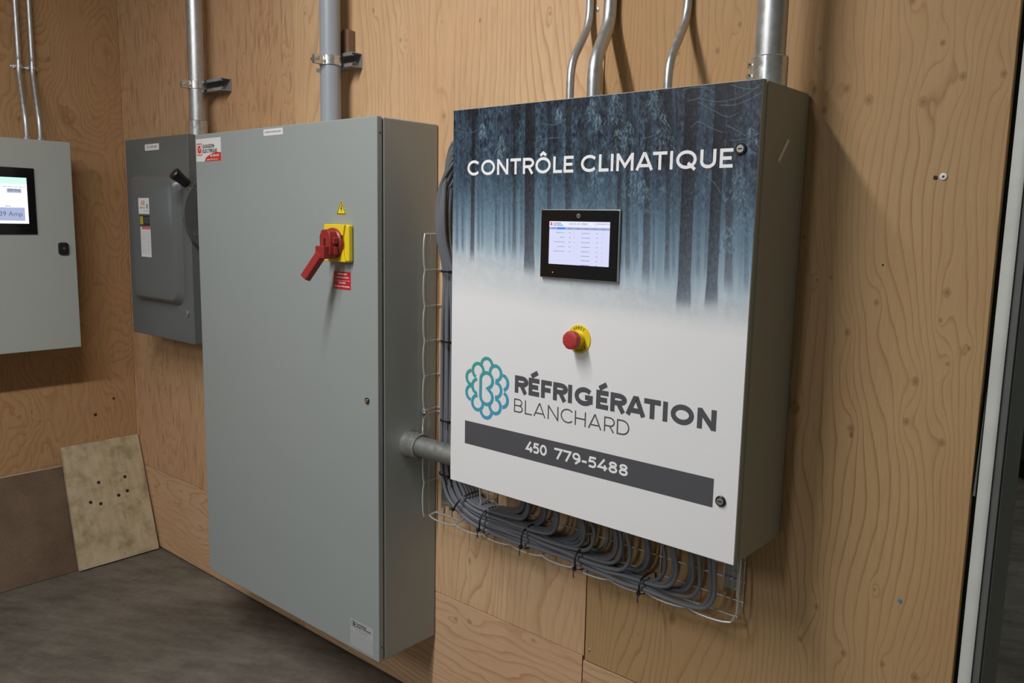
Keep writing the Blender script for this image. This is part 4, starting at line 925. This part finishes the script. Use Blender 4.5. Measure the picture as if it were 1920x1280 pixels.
# conduit running between the two cabinets
hc = thing('link_conduit', (1.95, -.100, .83), 'short galvanised conduit linking the tall grey cabinet to the forest cabinet', 'conduit')
make('pipe', MB().tube([(1.9195,-.106,.832),(2.05,-.106,.832),(2.1865,-.106,.832)], .0279, 32), M['galv_dull'], hc)
make('coupling', MB().lathe((1.9185,-.106,.832), (1,0,0), [(0,.0395),(.004,.0395),(.0042,.0355),(.044,.0345),(.046,.0330)], 36), M['zinc'], hc)
make('coupling_ring', MB().lathe((1.9648,-.106,.832), (1,0,0), [(0,.0340),(.003,.0340)], 36), M['galv_dull'], hc)

# ------------------------------------------------------------------ wire basket trays
ZR = [1.4155, 1.3165, 1.2162, 1.1177, 1.0196, .922]
tr = thing('wire_cable_tray', (2.03, -.01, .92), 'upper length of wire basket tray between the two big cabinets', 'cable tray')
def wire(parent, name, pts, r=.0019, mat='wire', n=8): return make(name, MB().tube(pts, r, n), M[mat], parent)
def wavy(fixed, zs_, amp, horiz=False):
    out = []
    for i in range(len(zs_)-1):
        for k in range(6):
            t = k/6; z = zs_[i]+(zs_[i+1]-zs_[i])*t; b = amp*math.sin(math.pi*t)**.6 if 0 < t < 1 else 0; out.append((z, b))
    out.append((zs_[-1], 0)); return out
def vtray(parent, zs, x0=1.9215, x1=2.160):
    yb, yo = -.0055, -.0600
    for x, xo, s in ((x0, x0+.008, 1), (x1, x1-.008, -1)):
        wire(parent, 'edge_wire', [(xo, yo-b, z) for z, b in wavy(0, zs, .0055)], .0024)
        wire(parent, 'long_wire', [(x+.004*s, yo*.62, zs[0]-.002), (x+.004*s, yo*.62, zs[-1])])
    for x in (1.955, 2.020, 2.09): wire(parent, 'long_wire', [(x, yb-.0033, zs[0]), (x, yb-.0033, zs[-1])])
    for z in zs:
        wire(parent, 'cross_wire', [(x0+.0065, yo, z), (x0+.002, yo*.5, z), (x0, yb-.004, z), (x0+.003, yb, z), (x0+.03, yb, z), (x1-.003, yb, z), (x1, yb-.004, z), (x1-.002, yo*.5, z), (x1-.0065, yo, z)], .0019)
vtray(tr, ZR)
tr2 = thing('wire_cable_tray', (2.03, -.01, .61), 'lower short length of wire basket tray beside the link conduit', 'cable tray')
vtray(tr2, [.910, .810, .709, .609])
cpj = make('tray_clip', MB().box(1.9240, -.066, .8990, 1.9400, -.052, .9250), M['zinc'], tr2, bevel=.002); make('clip_bolt', MB().lathe((1.9330,-.0662,.912), (0,-1,0), [(0,.006),(.004,.005)], 14), M['chrome'], cpj)
tr3 = thing('wire_cable_tray', (2.4, -.01, .62), 'horizontal wire basket tray under the forest cabinet holding grey cables', 'cable tray')
xs_ = [1.953+.1030*k for k in range(10)]; xs_[-1] = 2.880
zb0, zb1 = .637, .850; yo = -.060
xsr = [x for x in xs_]
wire(tr3, 'edge_wire', [(z, yo-b*.6, .6170-b*.8) for z, b in wavy(0, xsr, .0062)], .0024)
wire(tr3, 'long_wire', [(1.95, -.036, .6215), (2.884, -.036, .6215)])
for z in (.645, .690, .737, .784): wire(tr3, 'long_wire', [(1.955, -.0088, z), (2.884, -.0088, z)])
for x in xsr: wire(tr3, 'cross_wire', [(x, yo, .6185), (x, -.030, .6225), (x, -.011, .626), (x, -.0055, .632), (x, -.0055, .70), (x, -.0055, .83)], .0019)
wire(tr3, 'end_wire', [(2.8815, yo, .6185), (2.892, yo*.99, .640), (2.892, -.056, .700), (2.890, -.050, .760), (2.890, -.040, .805)], .0024)
# mounting pieces at the tray ends
def vstrut(x0, x1, z0, z1, label):
    o = thing('tray_bracket', ((x0+x1)/2, -.0012, z0), label, 'bracket')
    make('bracket_back', MB().box(x0, -.0045, z0, x1, -.0012, z1), M['zinc'], o); make('bracket_side', MB().box(x0, -.036, z0, x0+.0025, -.0046, z1), M['zinc'], o); make('bracket_side', MB().box(x1-.0025, -.036, z0, x1, -.0046, z1), M['zinc'], o)
    return o
vstrut(2.846, 2.880, .664, .8108, 'zinc bracket at the right end of the horizontal wire tray')
vstrut(1.975, 2.009, .640, .790, 'zinc bracket behind the cable bend at the left end of the wire tray')
pf = thing('cable_gland_plug', (2.865, -.09, .774), 'pale plastic fitting under the right end of the forest cabinet', 'fitting')
make('housing', MB().box(2.842, -.118, .7740, 2.888, -.072, .8108), M['whiteplastic'], pf, bevel=.008)
make('nut', MB().lathe((2.865, -.095, .7735), (0,0,-1), [(0,.019),(.008,.019),(.010,.015)], 6), M['whiteplastic'], pf)
make('slot', MB().box(2.853, -.1192, .786, 2.862, -.1178, .806), M['ink'], pf)

# ------------------------------------------------------------------ cables
rc = random.Random(11)
ends = [2.278, 2.290, 2.302, 2.322, 2.334, 2.352, 2.366, 2.404, 2.417, 2.430, 2.462, 2.474, 2.487, 2.500, 2.536, 2.549, 2.578, 2.590, 2.610, 2.640, 2.653, 2.666, 2.716, 2.744, 2.757, 2.770, 2.783, 2.806, 2.838, 2.852]
nC = len(ends)
order = list(range(nC))
labs = ['grey cable of the bundle, ending furthest left under the forest cabinet']
for i, xe in enumerate(ends):
    # i small: inner (top) of bundle; i large: outer (bottom)
    row = i // 5; colm = i % 5
    a = (row-2.0)*.0108+(rc.random()-.5)*.002      # along Z in the horizontal run / along X in the vertical run
    yb_ = -.019-colm*.0112-(.005 if row % 2 else 0)
    j = lambda s=.003: (rc.random()-.5)*2*s
    X = lambda base: base-a*-1.0
    xv = 2.030+a*1.0*1.0
    xv = 2.040-(row-2.5)*-.0
    zh = .664-(row-2.5)*.0100   # inner cables run higher
    xv = 2.034+(2.5-row)*.0100
    zt = 1.552+.012*(colm)+.010*(2.5-row)
    pts = [(2.186, -.060-.012*colm, zt+.020), (2.126, -.066-.010*colm, zt+.034+j()), (2.072+j(), -.064-.009*colm, zt+.020+j()), (2.032+(2.5-row)*.005+j(.004), -.060-.008*colm, zt-.050),
           (2.020+(2.5-row)*.005+j(.003), -.054-.009*colm, 1.42), (2.032+(2.5-row)*.007+j(.002), -.045-.006*colm, 1.31), (xv+j(.002), yb_, 1.18), (xv+j(.002), yb_, 1.00), (xv+j(.002), yb_, .885),
           (xv+j(.001), yb_, .800), (xv+.012+j(.001), yb_-.002, .745+(2.5-row)*.004), (xv+.040, yb_-.006, .705+(2.5-row)*.006), (2.110, yb_-.008, zh+.018), (2.160, yb_-.006, zh+.004+j(.001))]
    x = 2.235
    run_end = xe-.075-.01*rc.random()
    drop = min(1, max(0, (xe-2.28)/.6))
    while x < run_end-.02:
        f = (x-2.2)/.65; pts.append((x, yb_+.005*math.sin(x*17+i), zh-.010*f-.006*min(1, f)+j(.0040))); x += .055
    zr = pts[-1][2]
    if xe > 2.70: zr = zr
    rr = .050+.012*rc.random()
    pts += [(xe-rr*1.05, yb_-.002, zr+.002), (xe-rr*.45, yb_-.004, zr+.012), (xe-rr*.10, yb_-.010, zr+.040), (xe, yb_-.018, zr+.075), (xe+j(.002), -.055-.012*colm, .772), (xe+j(.002), -.058-.012*colm, .8115)]
    pos = 'first' if i == 0 else 'last' if i == nC-1 else None
    ordn = ['first','second','third','fourth','fifth','sixth','seventh','eighth','ninth','tenth','eleventh','twelfth','thirteenth','fourteenth','fifteenth','sixteenth','seventeenth','eighteenth','nineteenth','twentieth','twenty-first','twenty-second','twenty-third','twenty-fourth','twenty-fifth','twenty-sixth','twenty-seventh','twenty-eighth','twenty-ninth','thirtieth'][i]
    lab = 'grey bundled cable, '+ordn+' from the left to turn up under the forest cabinet'
    make('grey_cable', MB().tube(smooth_path(pts, 4), .0049, 8), M['cable'], None, label=lab, cat='cable', group='grey cables bundled in the wire tray')
def tie(c, axis, ru, rv, lab, n=26, tail=None):
    """flattened nylon band around the bundle: axis 'X' -> loop in YZ, 'Z' -> loop in XY, or slanted"""
    c = Vector(c); ax = Vector(axis).normalized(); v = Vector((0,1,0)); u = ax.cross(v).normalized(); o = thing('cable_tie', tuple(c), lab, 'cable tie')
    pts = []
    for k in range(n+1):
        a = 2*math.pi*k/n; ca, sa = math.cos(a), math.sin(a)
        e = .75; pts.append(c+u*ru*math.copysign(abs(ca)**e, ca)+v*rv*math.copysign(abs(sa)**e, sa))
    vs = []; m = len(pts)
    for p in pts:
        d_ = (p-c).normalized()
        vs += [p-ax*.0024, p+ax*.0024, p+ax*.0024+d_*.0015, p-ax*.0024+d_*.0015]
    fs = []
    for i in range(m-1):
        for k in range(4): fs.append((4*i+k, 4*i+(k+1)%4, 4*i+4+(k+1)%4, 4*i+4+k))
    make('band', MB().add(vs, fs), M['tie'], o)
    h = c-v*(rv+.002)-u*ru*.6; hb_ = MB().box(h.x-.004, h.y-.003, h.z-.004, h.x+.004, h.y+.003, h.z+.004); make('tie_head', hb_, M['tie'], o)
    make('tie_tail', MB().tube([h, h-v*.004-Vector((0,0,.012)), h-v*.002-Vector((0,0,.022))], .0013, 5), M['tie'], o)
tie((2.094,-.052,.694), (.75,0,-.55), .034, .042, 'black tie on the cable bend just below the white door corner')
tie((2.180,-.052,.664), (1,0,-.15), .033, .042, 'second black tie from the left on the lower cable bundle')
tie((2.322,-.050,.655), (1,0,-.05), .030, .041, 'third black tie from the left on the lower cable bundle')
tie((2.490,-.050,.646), (1,0,0), .027, .040, 'fourth black tie from the left, mid lower cable bundle')
tie((2.668,-.050,.636), (1,0,0), .021, .036, 'black tie furthest right on the lower cable bundle')
tie((2.036,-.050,1.318), (0,0,1), .032, .036, 'highest black tie on the upright cables left of the door')
tie((2.034,-.048,1.130), (0,0,1), .030, .036, 'second highest black tie on the upright cables left of the door')
tie((2.034,-.048,.912), (0,0,1), .030, .036, 'black tie on the upright cables above the link conduit')
tie((2.034,-.048,.760), (0,0,1), .032, .037, 'black tie on the upright cables at the lower corner of the white door')

# ------------------------------------------------------------------ screws and holes in the plywood
def screw(name, x, z, r, mat, label, y=-.0002, cat='screw'):
    o = thing(name, (x, y, z), label, cat); make('head', MB().lathe((x, y, z), (0,-1,0), [(0,r),(.0012,r),(.0018,r*.8)], 20), mat, o)
    make('socket', MB().box(x-r*.3, y-.0021, z-r*.3, x+r*.3, y-.0018, z+r*.3), M['ink'], o); return o
screw('wall_screw', 3.1998, 1.5452, .0062, M['white'], 'white round screw head in the plywood right of the forest cabinet')
screw('wall_screw', 2.4786, .3802, .0035, M['zinc'], 'small silver screw at the plywood joint below the wire tray')
screw('wall_screw', 2.4385, 1.9387, .0050, M['zinc'], 'silver screw in the plywood between the bent conduits')
make('wall_plug', MB().lathe((3.1919, -.0002, .7474), (0,-1,0), [(0,.0040),(.0012,.0034)], 14), plain('blue_plastic', (.05,.22,.40), .5), None, label='tiny blue wall plug low in the right plywood sheet', cat='wall plug')
for (x, z, r) in ((3.1869,1.5436,.0038),(3.110,1.385,.0018)):
    make('screw_hole', MB().lathe((x, -.0001, z), (0,-1,0), [(0,r),(.0004,r)], 14), M['seal'], wall_back)
for (y, z, r) in ((-.174,.601,.0062),(-.094,.66,.0048)):
    make('knot_hole', MB().lathe((.0001, y, z), (1,0,0), [(0,r),(.0004,r)], 14), M['seal'], wall_left)
for o in bpy.data.objects:
    if 'org' in o.keys(): del o['org']
